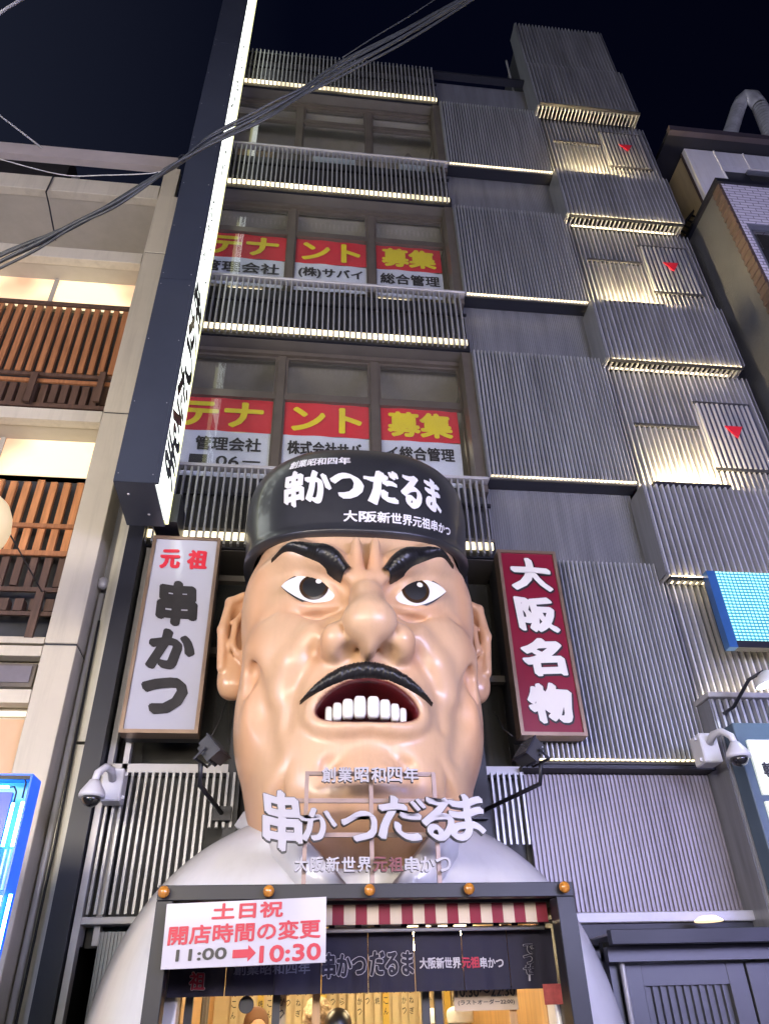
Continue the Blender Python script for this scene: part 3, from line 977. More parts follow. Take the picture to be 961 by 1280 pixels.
# things seen through the top floor windows
B("cardboard_box", mat("cardboard", (0.35, 0.25, 0.14), 0.8), -1.6, -0.9, 7.9, 8.4, 14.2, 15.5, ch=.01)
bpy.data.objects["cardboard_box"]["label"] = "brown box stacked behind the top floor window on the left"; bpy.data.objects["cardboard_box"]["category"] = "box"
mb = MB(); mb.lathe((1.75, 8.2, 14.2), (0, 0, 1), [(0, 0.62), (0.9, 0.42), (1.6, 0.16), (1.95, 0.05)], 14)
o = mb.build("draped_cloth", mat("draped_cloth", (0.42, 0.36, 0.33), 0.8, bump=.4, bscale=6), None, True)
tag(o, "pale peaked cloth cover standing behind the top right window", "cloth")
o = B("paper_board", mat("paper_pale", (0.5, 0.55, 0.6), 0.5), 1.45, 1.98, 7.72, 7.75, 14.3, 15.02); tag(o, "pale rectangular board leaning in the top right window", "board")
o = B("paper_roll", mat("paper_pale", (0.5, 0.55, 0.6), 0.5), -0.15, 0.62, 7.72, 7.80, 14.4, 14.98); tag(o, "long pale box lying on the sill of the middle top window", "box")

# balcony slat bands
for bi, (z0, z1) in enumerate(zip(FL, FT)):
    zb = z0 + 0.035
    first = MB().box(-0.011, 0.011, 0, 0.062, 0, z1 - zb - (0.045 if bi < 3 else 0.0)).build("slat", SLATM, None)
    xs = np.arange(XL + 0.06, XW + 0.02, 0.0785)
    for k_, x in enumerate(xs):
        o = first if k_ == 0 else first.copy()
        if k_: COL.objects.link(o)
        o.parent = bld; o.matrix_parent_inverse = world_of(bld).inverted()
        o.location = (x, 7.20, zb)
    if bi < 3:
        B("handrail", LGREY, XL, XW + 0.03, 7.18, 7.30, z1 - 0.042, z1, bld, ch=.006)
    else:
        B("coping", STEEL, XL, XC + .1, 7.262, 7.41, z1 - 0.03, z1 + 0.03, bld)
    B("slat_rail", STEEL, XL, XW + 0.03, 7.264, 7.30, z0 + 0.75, z0 + 0.79, bld)
    B("led_strip", LED, XL + 0.05, XW, 7.275, 7.30, z0 + 0.14, z0 + 0.235, bld)
    B("led_channel", STEEL, XL, XW + .03, 7.302, 7.34, z0 + 0.035, z0 + 0.26, bld)

# ribbed cladding ------------------------------------------------------------------
def ribs(name, x0, x1, y, z0, z1, pitch, depth, duty=0.5, m_=CLAD, parent=bld, ret=None, label=None):
    """a folded sheet: crests at y, valleys at y+depth, closed behind"""
    prof = []; n = max(1, round((x1 - x0) / pitch)); p = (x1 - x0) / n; sl = 0.10 * p
    for i in range(n):
        a = x0 + i * p; c = a + p * duty
        prof += [(a, y + depth), (a + sl, y), (c - sl, y), (c, y + depth)]
    prof.append((x1, y + depth))
    V = []; F = []
    for (x, yy) in prof: V += [(x, yy, z0), (x, yy, z1)]
    N = len(prof)
    mi = []
    for i in range(N - 1):
        F.append((2 * i, 2 * i + 2, 2 * i + 3, 2 * i + 1)); mi.append(0 if i % 4 < 3 else 1)  # crest faces plain, valley faces in the painted shade colour
    # back plate
    b = len(V); yb = y + depth + 0.012
    V += [(x0, yb, z0), (x0, yb, z1), (x1, yb, z0), (x1, yb, z1)]
    F += [(b, b + 1, b + 3, b + 2), (0, 1, b + 1, b), (2 * N - 2, b + 2, b + 3, 2 * N - 1)]
    for i in range(n):      # end caps of each crest
        q = 8 * i
        F.append((q, q + 2, q + 4, q + 6)); F.append((q + 1, q + 7, q + 5, q + 3))
    # plate ends
    mi += [0] * (len(F) - len(mi))
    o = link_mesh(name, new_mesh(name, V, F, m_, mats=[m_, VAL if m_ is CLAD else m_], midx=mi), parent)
    if ret:      # crests fold back under the bottom edge
        mb = MB()
        for i in range(n):
            a = x0 + i * p
            mb.box(a + sl, a + p * duty - sl, y + 0.002, y + ret, z0 - 0.035, z0 - 0.002)
        mb.build("folded_edge", m_, parent)
    return o

# C2: alternating proud panels and recesses
P2 = 0.052
for (z0, z1) in ((14.29, 16.45), (10.72, 13.0), (7.24, 9.49), (3.72, 6.03)):
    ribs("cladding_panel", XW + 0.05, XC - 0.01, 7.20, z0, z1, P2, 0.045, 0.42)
    B("panel_side", GREY, XW + 0.035, XW + 0.049, 7.21, 7.555, z0, z1, bld)
    B("panel_side", GREY, XC - 0.009, XC + 0.004, 7.21, 7.40, z0, z1, bld)
    B("panel_cap", GREY, XW + 0.05, XC - 0.01, 7.247, 7.55, z1 - 0.06, z1 - 0.03, bld)
    # lamp channel along the bottom edge: strip facing up
    B("led_strip", LEDV, XW + .07, XC - .03, 7.206, 7.240, z0 + 0.004, z0 + 0.014, bld)
    B("panel_cap", STEEL, XW + .05, XC - .01, 7.26, 7.46, z0 - 0.02, z0 - 0.002, bld)
for (z0, z1) in ((13.0, 14.29), (9.49, 10.72), (6.03, 7.24)):
    ribs("recessed_panel", XW + 0.05, XC - 0.02, 7.47, z0 - 0.02, z1 + 0.02, 0.03, 0.010, 0.5, GREY)
B("recessed_panel", GREY, XW + .05, XC - .02, 7.47, 7.5, 16.45, 17.72, bld)
# low flush ribbed wall
ribs("cladding_panel", 1.90 + 0.35, XC - 0.03, 7.34, 2.40, 3.62, 0.0425, 0.022, 0.5, mat("lilac_grey_sheet", (0.27, 0.245, 0.27), 0.42, metal=0.3, var=0.15, streak=True, dirt=0.4))
B("ledge", LGREY, 2.0, XC + .04, 7.20, 7.50, 2.30, 2.385, bld, ch=.008)
B("ledge_fascia", STEEL, 2.0, XC + .04, 7.25, 7.5, 2.14, 2.296, bld)
B("drip_edge", STEEL, 2.2, XC, 7.17, 7.50, 3.63, 3.665, bld)
B("return_wall", DARK, XC - .025, XC - 0.005, 7.0, 7.5, 2.2, 3.66, bld)

# C3: tower of alternating boxes
P3 = 0.076
tower = [(18.0, 19.9), (16.28, 18.0), (12.76, 14.08), (9.33, 10.56), (5.80, 7.08)]
for k_, (z0, z1) in enumerate(tower):
    xa = 4.15; xb = 6.20 if k_ else 6.12
    y = 7.0 if k_ else 7.03
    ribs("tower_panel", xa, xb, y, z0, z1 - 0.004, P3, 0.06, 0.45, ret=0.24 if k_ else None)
    B("panel_side", GREY, xa - 0.014, xa - 0.001, y + .01, 7.40, z0, z1 - .004, bld)
    B("panel_side", GREY, xb + .001, xb + 0.014, y + .01, 7.40, z0, z1 - .004, bld)
    if k_ != 0:
        B("panel_cap", GREY, xa, xb, y + 0.06, 7.28, z1 - 0.05, z1 - 0.02, bld)
    if k_ in (2, 3, 4):
        B("led_strip", LEDU, xa + .04, xb - .05, y + .012, y + .05, z0 - 0.048, z0 - 0.040, bld)
        B("led_channel", STEEL, xa + .02, xb - .02, y + .003, y + .055, z0 - 0.062, z0 - 0.049, bld)
    if k_ == 1:
        B("led_channel", STEEL, xa + .02, xb - .02, 6.93, 6.985, z0 - 0.058, z0 - 0.04, bld)
for (z0, z1) in ((14.0, 16.30), (10.5, 12.78), (7.0, 9.36), (4.3, 5.82)):
    ribs("recessed_ribs", 4.25, 6.38, 7.29, z0, z1, P3, 0.06, 0.45)
    if z1 < 16: B("led_strip", LED, 4.3, 6.12, 7.245, 7.27, z1 - 0.01, z1 + 0.008, bld)
    B("panel_side", GREY, 6.382, 6.40, 7.30, 7.415, z0, z1, bld)
# fire access panels: gaps cut as dark joints, red triangle, up-lit left half
TRI = mat("red_triangle", (0.55, 0.015, 0.035), 0.4, var=0.05)
for n_, (zc_, up) in enumerate(((15.42, 14.10), (11.80, 10.58), (8.20, 7.10))):
    for zz in (zc_ + 0.60, zc_ - 0.60):
        B("access_panel_joint", DARK, 5.40, 6.25, 7.278, 7.335, zz - 0.022, zz + 0.022, bld)
    mb = MB(); mb.box(4.42, 5.36, 7.278, 7.335, zc_ + 0.10, zc_ + 0.145); mb.build("access_panel_joint", DARK, bld)
    ribs("access_panel", 5.43, 6.25, 7.262, zc_ - 0.575, zc_ + 0.575, P3, 0.02, 0.5)
    t_ = MB(); cx_, cz_ = 5.86, zc_ + 0.05
    t_.add([(cx_ - .13, 7.245, cz_ + .10), (cx_ + .13, 7.245, cz_ + .10), (cx_, 7.245, cz_ - .12),
            (cx_ - .13, 7.26, cz_ + .10), (cx_ + .13, 7.26, cz_ + .10), (cx_, 7.26, cz_ - .12)],
           [(0, 1, 2), (5, 4, 3), (0, 3, 4, 1), (1, 4, 5, 2), (2, 5, 3, 0)])
    t_.build("triangle_mark", TRI, bld)
    # up-light on the ledge under the left half
    B("uplight", LEDB, 4.40, 5.35, 7.13, 7.17, up + 0.10, up + 0.12, bld)
    B("uplight_housing", STEEL, 4.36, 5.40, 7.10, 7.19, up - 0.03, up + 0.098, bld)
B("uplight", glow("led_low_uplight", (1, .82, .5), 60), 4.30, 6.0, 7.15, 7.18, 4.36, 4.38, bld)
# lower right of the tower
ribs("tower_panel", 4.20, 6.4, 6.95, 1.2, 4.28, P3, 0.045, 0.5)
B("panel_side", GREY, 4.186, 4.199, 6.96, 7.40, 1.2, 4.28, bld)
B("panel_cap", LGREY, 4.16, 6.4, 6.90, 7.30, 4.283, 4.34, bld, ch=.006)
B("wall", GREY, 1.9, 6.4, 7.51, 7.6, 0, 3.7, bld)
B("antenna_pole", LGREY, 4.02, 4.05, 7.6, 7.63, 17.6, 19.4, bld)

# dark recess behind the head (second floor)
B("recess_wall", DARK, XL, XW + .04, 7.9, 8.0, 2.5, 6.06, bld)
B("recess_beam", LGREY, XL + .2, -0.45, 7.3, 7.42, 3.60, 3.68, bld)
B("recess_beam", LGREY, 1.80, 2.24, 7.3, 7.42, 3.60, 3.68, bld)
for (xa, xb, z) in ((-0.95, -0.4, 4.85), (-0.95, -0.4, 5.72), (1.6, 2.2, 4.6)):
    B("recess_beam", SOFF, xa, xb, 7.4, 7.5, z, z + 0.07, bld)
for x in (-1.74, -1.60):
    B("recess_post", LGREY, x, x + 0.05, 7.30, 7.40, 2.2, 6.05, bld)
B("recess_post", STEEL, -0.62, -0.50, 7.25, 7.40, 2.2, 6.05, bld)
B("recess_post", STEEL, 1.62, 1.86, 7.25, 7.40, 2.2, 6.05, bld)
B("recess_pane", GLASS, XL + .2, XW, 7.6, 7.61, 3.70, 5.9, bld)
# lower louvres
def louvre(x0, x1, pitch, z1, z0f, y=7.22, w=0.022):
    first = None; n = int((x1 - x0) / pitch)
    for i in range(n + 1):
        x = x0 + i * pitch; z0 = z0f(i, n)
        o = MB().box(x - w / 2, x + w / 2, y, y + 0.05, z0, z1).build("louvre_slat", SLATM, bld)
louvre(-1.66, -0.52, 0.0615, 3.585, lambda i, n: 2.42 if i < n - 9 else (2.62 if i < n - 7 else (2.42 if i < n - 3 else 3.10)))
louvre(1.90, 2.20, 0.0585, 3.60, lambda i, n: 2.95)
B("louvre_back", DARK, XL + .2, 2.24, 7.5, 7.55, 2.2, 3.62, bld)
B("ledge", LGREY, -1.72, -0.5, 7.20, 7.45, 2.345, 2.40, bld, ch=.005)
ribs("low_panel", -1.55, -0.6, 7.30, 0.3, 2.30, 0.028, 0.01, 0.5, GREY)
B("corner_post", LGREY, -1.745, -1.69, 7.18, 7.3, 0.2, 3.60, bld)
B("edge_column", STEEL, -1.93, -1.76, 7.12, 7.55, 0, 6.3, bld)
B("edge_column", STEEL, -1.93, -1.90, 7.19, 7.62, 6.3, 17.7, bld)

# ------------------------------------------------------------------ letting banners in the windows
def banner(floor, c, red, white, zt, zr, zb):
    cols = [XL, -0.42, 0.88, XW - 0.10]
    x0, x1 = cols[c] + (0.06 if c == 0 else 0.08), cols[c + 1] - 0.08
    Y = 7.60
    place = ("left", "middle", "right")[c]; fl = {0: "lower", 1: "upper"}[floor]
    bn = empty("letting_banner", ((x0 + x1) / 2, Y, zb), "red and white banner reading %s in the %s pane of the %s window row" % (red, place, fl), "banner", "letting banners in the windows")
    n = 14
    def cloth(name, m_, za, zz, yy):
        V = []; F = []
        for j in range(5):
            z = zz + (za - zz) * j / 4
            for i in range(n + 1):
                x = x0 + (x1 - x0) * i / n
                V.append((x, yy + 0.006 * math.sin(i * 1.1 + j + c) + 0.005 * math.sin(j * 2.2 + i * .4), z))
        for j in range(4):
            for i in range(n):
                a = j * (n + 1) + i; F.append((a, a + 1, a + n + 2, a + n + 1))
        me = new_mesh(name, V, F, m_, True); me.flip_normals()
        return link_mesh(name, me, bn)
    r_ = cloth("red_field", REDB, zt, zr, Y)
    w_ = cloth("white_field", WHTB, zr, zb, Y)
    xm = (x0 + x1) / 2; W = (x1 - x0)
    place_text("lettering", red, YEL, (xm, Y - 0.014, (zt + zr) / 2 - .005), (1, 0, 0), (0, 0, 1), r_, size=0.4, bold=0.045, fit=(W * 0.80, (zt - zr) * 0.72))
    lines = white.split("\n")
    if floor == 1:
        place_text("lettering", lines[0], INK, (xm, Y - 0.012, zr - 0.24), (1, 0, 0), (0, 0, 1), w_, size=0.3, bold=0.03, fit=(W * 0.88, 0.25))
    else:
        place_text("lettering", lines[0], INK, (xm + (0.14 if c == 0 else -.02), Y - 0.012, zr - 0.22), (1, 0, 0), (0, 0, 1), w_, size=0.3, bold=0.03, fit=(W * (0.62 if c == 0 else 0.84), 0.22))
        if len(lines) > 1:
            place_text("lettering", lines[1], INK, (xm + (0.12 if c == 0 else -.30), Y - 0.012, zr - 0.50), (1, 0, 0), (0, 0, 1), w_, size=0.3, bold=0.03, fit=(W * (0.66 if c == 0 else 0.28), 0.17))
for c, (r_, w_) in enumerate((("テナ", "管理会社"), ("ント", "(株)サバイ"), ("募集", "総合管理"))):
    banner(1, c, r_, w_, 12.27, 11.66, 11.0)
for c, (r_, w_) in enumerate((("テナ", "管理会社\n■ 06－"), ("ント", "株式会社サバ\n66"), ("募集", "イ総合管理"))):
    banner(0, c, r_, w_, 8.64, 8.06, 7.18)
# ------------------------------------------------------------------ tall blade sign
Y1, Y2, XA, XB, ZB = 6.0, 6.77, -1.86, -1.44, 6.0
blade = empty("blade_sign", (-1.65, 6.4, ZB), "very tall navy box sign with a lit white side face of black brush lettering", "sign")
NAVY = mat("navy_sheet", (0.065, 0.075, 0.105), 0.32, metal=0.35, var=0.10, vscale=0.8)
B("casing", NAVY, XA + .006, XB - 0.03, Y1 + .006, Y2, ZB + .004, 24.0, blade)
for i in range(6):
    za_ = ZB + 3.05 * i
    B("front_plate", NAVY, XA + .004, XB - 0.03, Y1, Y1 + .005, za_ + (.004 if i else 0), min(za_ + 3.046, 24.0), blade)
    for q in range(4):
        zz = za_ + .1 + q * .95
        for xx in (XA + .03, XB - .06): MB().lathe((xx, Y1 - .0005, zz), (0, -1, 0), [(0, .007), (.004, .005)], 6).build("bolt", LGREY, blade)
B("bottom_plate", NAVY, XA, XB - .03, Y1, Y2, ZB - .003, ZB + .003, blade); B("side_plate", NAVY, XA - .002, XA + .003, Y1, Y2, ZB + .004, 24.0, blade)
LIT = glow("sign_face_lit", (0.93, 1.0, 0.93), 3.3)
LITY = glow("sign_rim_lit", (0.95, 0.95, 0.45), 1.7)
for z0, z1 in ((ZB + 0.02, 11.9), (11.93, 17.9), (17.93, 24.0)):
    f = B("lit_face", LIT, XB - 0.029, XB, Y1 + 0.03, Y2 - 0.10, z0, z1, blade)
B("lit_rim", LITY, XB - 0.029, XB + 0.004, Y2 - 0.098, Y2 - 0.01, ZB + .02, 24.0, blade)
B("face_frame", NAVY, XB - 0.029, XB + 0.006, Y1, Y1 + 0.028, ZB, 24.0, blade)
def blade_char(ch, z, h, w=0.52, y=None, bold=0.03, mt=INK, nib=0.0):
    place_text("lettering", ch, mt, (XB, y or (Y1 + Y2) / 2 - 0.035, z), (0, 1, 0), (0, 0, 1), f, size=0.5, fit=(w, h), bold=bold, nib=nib)
zt = at(249, 368, 6.35).z; zb_ = at(205, 598, 6.35).z
hh = (zt - zb_) / 6
for i, ch in enumerate("串かつだるま"):
    blade_char(ch, zt - hh * (i + 0.5), hh * 0.92, w=.58, bold=0.05, nib=0.03)
for i, ch in enumerate("大阪新世界"):
    blade_char(ch, zt + 1.75 - 0.30 * i, 0.24, 0.20, (Y1 + Y2) / 2 - 0.18, 0.02)
for i, ch in enumerate("元祖串かつ"):
    blade_char(ch, zt + 1.75 - 0.30 * i, 0.24, 0.20, (Y1 + Y2) / 2 + 0.12, 0.02, REDT if i < 2 else INK)
for i, ch in enumerate("大阪名物串かつだるま"):
    blade_char(ch, 15.8 - 0.42 * i, 0.34, 0.34, None, 0.02)
for i, (x, y) in enumerate(((-1.75, 6.2), (-1.60, 6.55))):
    MB().lathe((x, y, ZB - 0.004), (0, 0, -1), [(0, .014), (.008, .012)], 8).build("bolt", LGREY, blade)
br = MB()
for z in (6.5, 9.0, 12.5, 16.0):
    br.box(-1.70, -1.60, Y2 - .01, 7.24, z, z + 0.10)
br.build("wall_bracket", STEEL, blade)
B("bracket_plate", STEEL, -1.62, -1.36, 6.80, 7.19, 6.08, 6.45, blade)

# ------------------------------------------------------------------ two board signs beside the head
def board(x0, x1, z0, z1, face, frame, label):
    s = empty("board_sign", ((x0 + x1) / 2, 7.1, z0), label, "sign")
    fm = MB(); t = 0.035; y0, y1 = 6.95, 7.12
    fm.box(x0, x0 + t, y0, y1, z0, z1); fm.box(x1 - t, x1, y0, y1, z0, z1)
    fm.box(x0 + t + .0005, x1 - t - .0005, y0 + .001, y1, z0, z0 + t); fm.box(x0 + t + .0005, x1 - t - .0005, y0 + .001, y1, z1 - t, z1)
    fm.build("frame", frame, s)
    f_ = B("face_panel", face, x0 + t + .001, x1 - t - .001, y0 + 0.02, y1 - 0.02, z0 + t + .001, z1 - t - .001, s)
    B("side_box", DARK, x0 + 0.01, x1 - 0.01, y1 + .001, y1 + 0.15, z0 + 0.01, z1 - 0.01, s)
    return s, f_
WF = mat("white_acrylic", (0.44, 0.44, 0.49), 0.07, coat=0.7, var=0.03, vscale=1)
BRZ = mat("bronze_trim", (0.30, 0.21, 0.15), 0.35, metal=0.6, var=0.15)
s1, f1 = board(-1.61, -0.90, 3.86, 6.0, WF, BRZ, "upright white board with red and black brush characters left of the head")
yf = 6.97
GINK = mat("faded_ink", (0.035, 0.033, 0.033), 0.25, var=0.2)
place_text("lettering", "元", REDT, (-1.40, yf, 5.72), (1, 0, 0), (0, 0, 1), f1, size=.3, fit=(0.19, 0.22), bold=0.035, nib=0.03, wobble=.02, seed=2)
place_text("lettering", "祖", REDT, (-1.12, yf, 5.72), (1, 0, 0), (0, 0, 1), f1, size=.3, fit=(0.19, 0.22), bold=0.035, nib=0.03, wobble=.02, seed=3)
place_text("lettering", "串", GINK, (-1.255, yf, 5.20), (1, 0, 0), (0, 0, 1), f1, size=.5, fit=(0.36, 0.46), bold=0.045, nib=0.03, wobble=.02, seed=1)
place_text("lettering", "か", GINK, (-1.25, yf, 4.70), (1, 0, 0), (0, 0, 1), f1, size=.5, fit=(0.40, 0.38), bold=0.045, nib=0.045, wobble=.02, seed=4)
place_text("lettering", "つ", GINK, (-1.26, yf, 4.22), (1, 0, 0), (0, 0, 1), f1, size=.5, fit=(0.38, 0.30), bold=0.07, nib=0.06, wobble=.02, seed=5)
RF = mat("crimson_panel", (0.20, 0.008, 0.028), 0.3, coat=0.3, var=0.12, vscale=1.5)
CRM = mat("cream_letter", (0.72, 0.70, 0.66), 0.4, var=0.03)
s2, f2 = board(2.16, 2.83, 3.88, 5.99, RF, BRZ, "upright dark red board with four cream brush characters right of the head")
for i, ch in enumerate("大阪名物"):
    z = 5.68 - i * 0.49; x = 2.505
    h_ = 0.38
    place_text("lettering", ch, INK, (x + 0.006, yf - .001, z - .006), (1, 0, 0), (0, 0, 1), f2, size=.5, fit=(0.42, h_), bold=0.072, nib=0.045, wobble=.02, seed=i)
    place_text("lettering", ch, CRM, (x, yf - .008, z), (1, 0, 0), (0, 0, 1), f2, size=.5, fit=(0.42, h_), bold=0.032, nib=0.045, wobble=.02, seed=i)

# ------------------------------------------------------------------ raised letters on a frame in front of the neck
YL = 5.30
ls = empty("channel_letter_sign", (0.5, YL, 2.35), "raised white brush letters on a thin steel frame in front of the statue's collar", "sign")
PINKST = mat("pinkish_steel", (0.30, 0.22, 0.20), 0.4, metal=0.3)
a = at(384, 966, YL + .08); b = at(541, 966, YL + .08)
xa, xb, zt_ = a.x, b.x, a.z; zb_ = 2.36
sf = MB(); t = 0.014
for x in (xa, (xa + xb) / 2, xb): sf.box(x - t, x + t, YL + 0.06, YL + 0.09, zb_, zt_)
for z in (zt_, at(384, 1000, YL + .08).z, at(384, 1043, YL + .08).z):
    sf.box(xa - 0.12 if z < zt_ else xa - t, xb + 0.14 if z < zt_ else xb + t, YL + 0.092, YL + 0.112, z - t, z + t)
sf.build("support_frame", PINKST, ls)
SIDE = mat("letter_return", (0.03, 0.03, 0.035), 0.4)
LW = mat("letter_face", (0.44, 0.43, 0.48), 0.35, var=0.04)
LR = mat("letter_face_red", (0.16, 0.012, 0.03), 0.35)
def raised(ch, px0, px1, py0, py1, m_, seed, bold=0.05, nib=0.05, depth=0.045):
    p0 = at(px0, py1, YL); p1 = at(px1, py0, YL)
    w, h = p1.x - p0.x, p1.z - p0.z; c = (p0 + p1) / 2
    def put(name, mm, b_, y, parent, ext):
        V, F = text_mesh(ch, 0.3, bold=b_, fit=(w * 0.86, h * 0.86), wobble=(0.034 if nib > .03 else 0.005), seed=seed, nib=nib, extrude=ext, res=4)
        W = [(c.x + v[0], y - v[2], c.z + v[1]) for v in V]
        return link_mesh(name, new_mesh(name, W, F, mm), parent)
    o = put("letter", SIDE, bold + 0.016, YL + depth / 2 + .006, ls, depth / 2)
    put("letter_front", m_, bold, YL - 0.002, o, 0.0)
big = [("串", 323, 382, 985, 1068, 1), ("か", 370, 424, 1008, 1054, 2), ("つ", 424, 473, 1012, 1054, 3), ("だ", 470, 534, 992, 1054, 4), ("る", 527, 566, 994, 1054, 5), ("ま", 562, 604, 990, 1054, 6)]
for ch, x0, x1, y0, y1, sd in big: raised(ch, x0, x1, y0, y1, LW, sd, 0.010, 0.042)
x = 401
for i, ch in enumerate("創業昭和四年"):
    raised(ch, x + i * 20.6, x + i * 20.6 + 19.5, 958, 979, LW, i, 0.022, 0.012, 0.02)
for i, ch in enumerate("大阪新世界元祖串かつ"):
    raised(ch, 367 + i * 19.7, 367 + i * 19.7 + 19, 1070, 1091, LR if ch in "元祖" else LW, i, 0.022, 0.012, 0.02)

# ------------------------------------------------------------------ shop front frame with bulbs
YF = 5.2
fx0, fx1, fz = -0.80, 1.83, 2.345
shop = empty("shop_front_frame", (0.5, YF, 0), "dark steel portal frame with five amber bulbs round the shop entrance", "frame")
B("lintel", STEEL, fx0, fx1, YF, YF + 0.09, fz - 0.085, fz, shop, ch=.004)
B("post", STEEL, fx0, fx0 + 0.10, YF, YF + 0.16, 0, fz - 0.0855, shop, ch=.004)
B("post", STEEL, fx1 - 0.12, fx1, YF, YF + 0.16, 0, fz - 0.0855, shop, ch=.004)
B("side_wall", DARK, fx0 + .0, fx0 + 0.03, YF + .162, 6.6, 0, 2.25, shop)
B("side_wall", DARK, fx1 - .03, fx1, YF + .162, 6.6, 0, 2.25, shop)
B("canopy_top", STEEL, fx0, fx1, YF + 0.162, 6.3, 2.25, 2.27, shop)
AMB = mat("amber_glass", (0.55, 0.22, 0.03), 0.08, coat=1.0, var=0.3, vscale=30, spec=0.8)
for (px, py) in ((205, 1115), (336, 1114), (462, 1112.5), (586, 1111), (705, 1109)):
    c = at(px, py, YF - 0.03); r = 0.036
    mb = MB()
    mb.lathe((c.x, c.y + 0.028, c.z), (0, -1, 0), [(0, .02), (.012, .03), (.028, r), (.045, r * .93), (.058, r * .6), (.064, 0.001)], 14)
    mb.build("bulb", AMB, shop, True)

# striped valance
YA = 5.40
z1, z0 = at(500, 1121, YA).z, at(500, 1155, YA).z
va = empty("striped_awning", (0.5, YA, z0), "short awning valance striped crimson and cream under the dark lintel", "awning")
SR = mat("stripe_crimson", (0.20, 0.012, 0.028), 0.7, var=0.1); SC = mat("stripe_cream", (0.55, 0.45, 0.33), 0.7, var=0.1)
n = 32; W = (fx1 - .13) - (fx0 + .11)
for i in range(n):
    x = fx0 + .11 + W * i / n
    MB().add([(x, YA + .14, z1 + .02), (x + W / n, YA + .14, z1 + .02), (x + W / n, YA, z1 - .03), (x, YA, z1 - .03), (x, YA + .004, z0), (x + W / n, YA + .004, z0),
              (x, YA + .012, z0), (x + W / n, YA + .012, z0), (x, YA + .15, z1 - .0), (x + W / n, YA + .15, z1 - .0)],
             [(0, 1, 2, 3), (3, 2, 5, 4), (4, 5, 7, 6), (6, 7, 9, 8), (8, 9, 1, 0)]).build("stripe", SR if i % 2 else SC, va)
mb = MB().tube([(fx0 + .11, YA + .12, z0 - .02), (fx1 - .13, YA + .12, z0 - .02)], 0.014, 8); mb.build("awning_rod", LGREY, va, True)

# ------------------------------------------------------------------ split curtain
YN = 5.62
nz1, nz0 = at(500, 1163, YN).z, at(500, 1240, YN).z
nx0, nx1 = at(214, 1200, YN).x, at(694, 1200, YN).x
nor = empty("noren_curtain", ((nx0 + nx1) / 2, YN, nz0), "dark navy split cloth curtain with white outlined lettering over the entrance", "curtain")
NV = mat("navy_cloth", (0.018, 0.016, 0.032), 0.85, var=0.12, vscale=4, bump=0.2, bscale=300)
splits = [nx0] + [at(px, 1200, YN).x for px in (284, 344, 402, 460, 518, 578, 636)] + [nx1]
def fold(x): return 0.010 * math.sin(x * 19) + 0.006 * math.sin(x * 47 + 1)
for i in range(len(splits) - 1):
    x0, x1 = splits[i] + .0025, splits[i + 1] - .0025
    V = []; F = []; n = 10; k_ = 7
    for j in range(k_ + 1):
        t = j / k_; z = nz1 + (nz0 - nz1) * t
        for q in range(n + 1):
            x = x0 + (x1 - x0) * q / n
            V.append((x, YN + fold(x) * (0.4 + t), z))
    for j in range(k_):
        for q in range(n):
            a_ = j * (n + 1) + q; F.append((a_, a_ + 1, a_ + n + 2, a_ + n + 1))
    m2_ = len(V)
    for (x, y, z) in list(V): V.append((x, y + 0.004, z))
    F += [tuple(reversed([v + m2_ for v in f])) for f in list(F)]
    cp = link_mesh("curtain_panel", new_mesh("curtain_panel", V, F, NV, True), nor)
    for q in (0.2, 0.8):
        xx = x0 + (x1 - x0) * q
        B("hanging_loop", NV, xx - .02, xx + .02, YN - .004, YN + .02, nz1 - 0.01, nz1 + 0.055, nor)
MB().tube([(nx0 - .08, YN + .01, nz1 + .04), (nx1 + .08, YN + .01, nz1 + .04)], 0.012, 8).build("curtain_rod", LGREY, nor, True)
def nor_text(body, px0, px1, py0, py1, outline=0.0, col=None, bold=0.02, inner=None, seed=0, nib=0.0):
    p0 = at(px0, py1, YN - .03); p1 = at(px1, py0, YN - .03); c = (p0 + p1) / 2
    w, h = p1.x - p0.x, p1.z - p0.z
    for (m_, b_, lf) in ((col, bold, 0.0),) + (((inner, bold - outline, 0.006),) if inner else ()):
        V, F = text_mesh(body, 0.3, bold=max(b_, 0.001), fit=(w, h), wobble=.015, seed=seed, nib=nib)
        W_ = [(c.x + v[0], YN + fold(c.x + v[0]) * 0.9 - 0.012 - lf - v[2], c.z + v[1]) for v in V]
        link_mesh("lettering", new_mesh("lettering", W_, F, m_), nor)
LN = mat("pale_thread", (0.45, 0.43, 0.46), 0.6); LG2 = mat("grey_thread", (0.12, 0.12, 0.16), 0.6); RTH = mat("red_thread", (0.36, 0.02, 0.05), 0.6)
nor_text("串かつ", 403, 457, 1191, 1222, 0.035, LN, 0.075, NV, 2)
nor_text("だるま", 463, 516, 1189, 1219, 0.035, LN, 0.075, NV, 3)
nor_text("大阪新世界", 525, 576, 1196, 1211, col=LN, bold=0.03)
nor_text("元祖", 578, 599, 1196, 1210, col=RTH, bold=0.04)
nor_text("串かつ", 601, 629, 1196, 1210, col=LN, bold=0.03)
nor_text("創業昭和四年", 292, 388, 1203, 1219, col=LG2, bold=0.02)
nor_text("祖", 236, 257, 1215, 1237, 0.035, LN, 0.07, RTH)
for i, ch in enumerate("でっせ"):
    nor_text(ch, 655, 667, 1180 + i * 13, 1192 + i * 13, 0.03, LN, 0.06, NV, i)
nor_text("|", 661, 663, 1217, 1226, col=LN, bold=0.02)

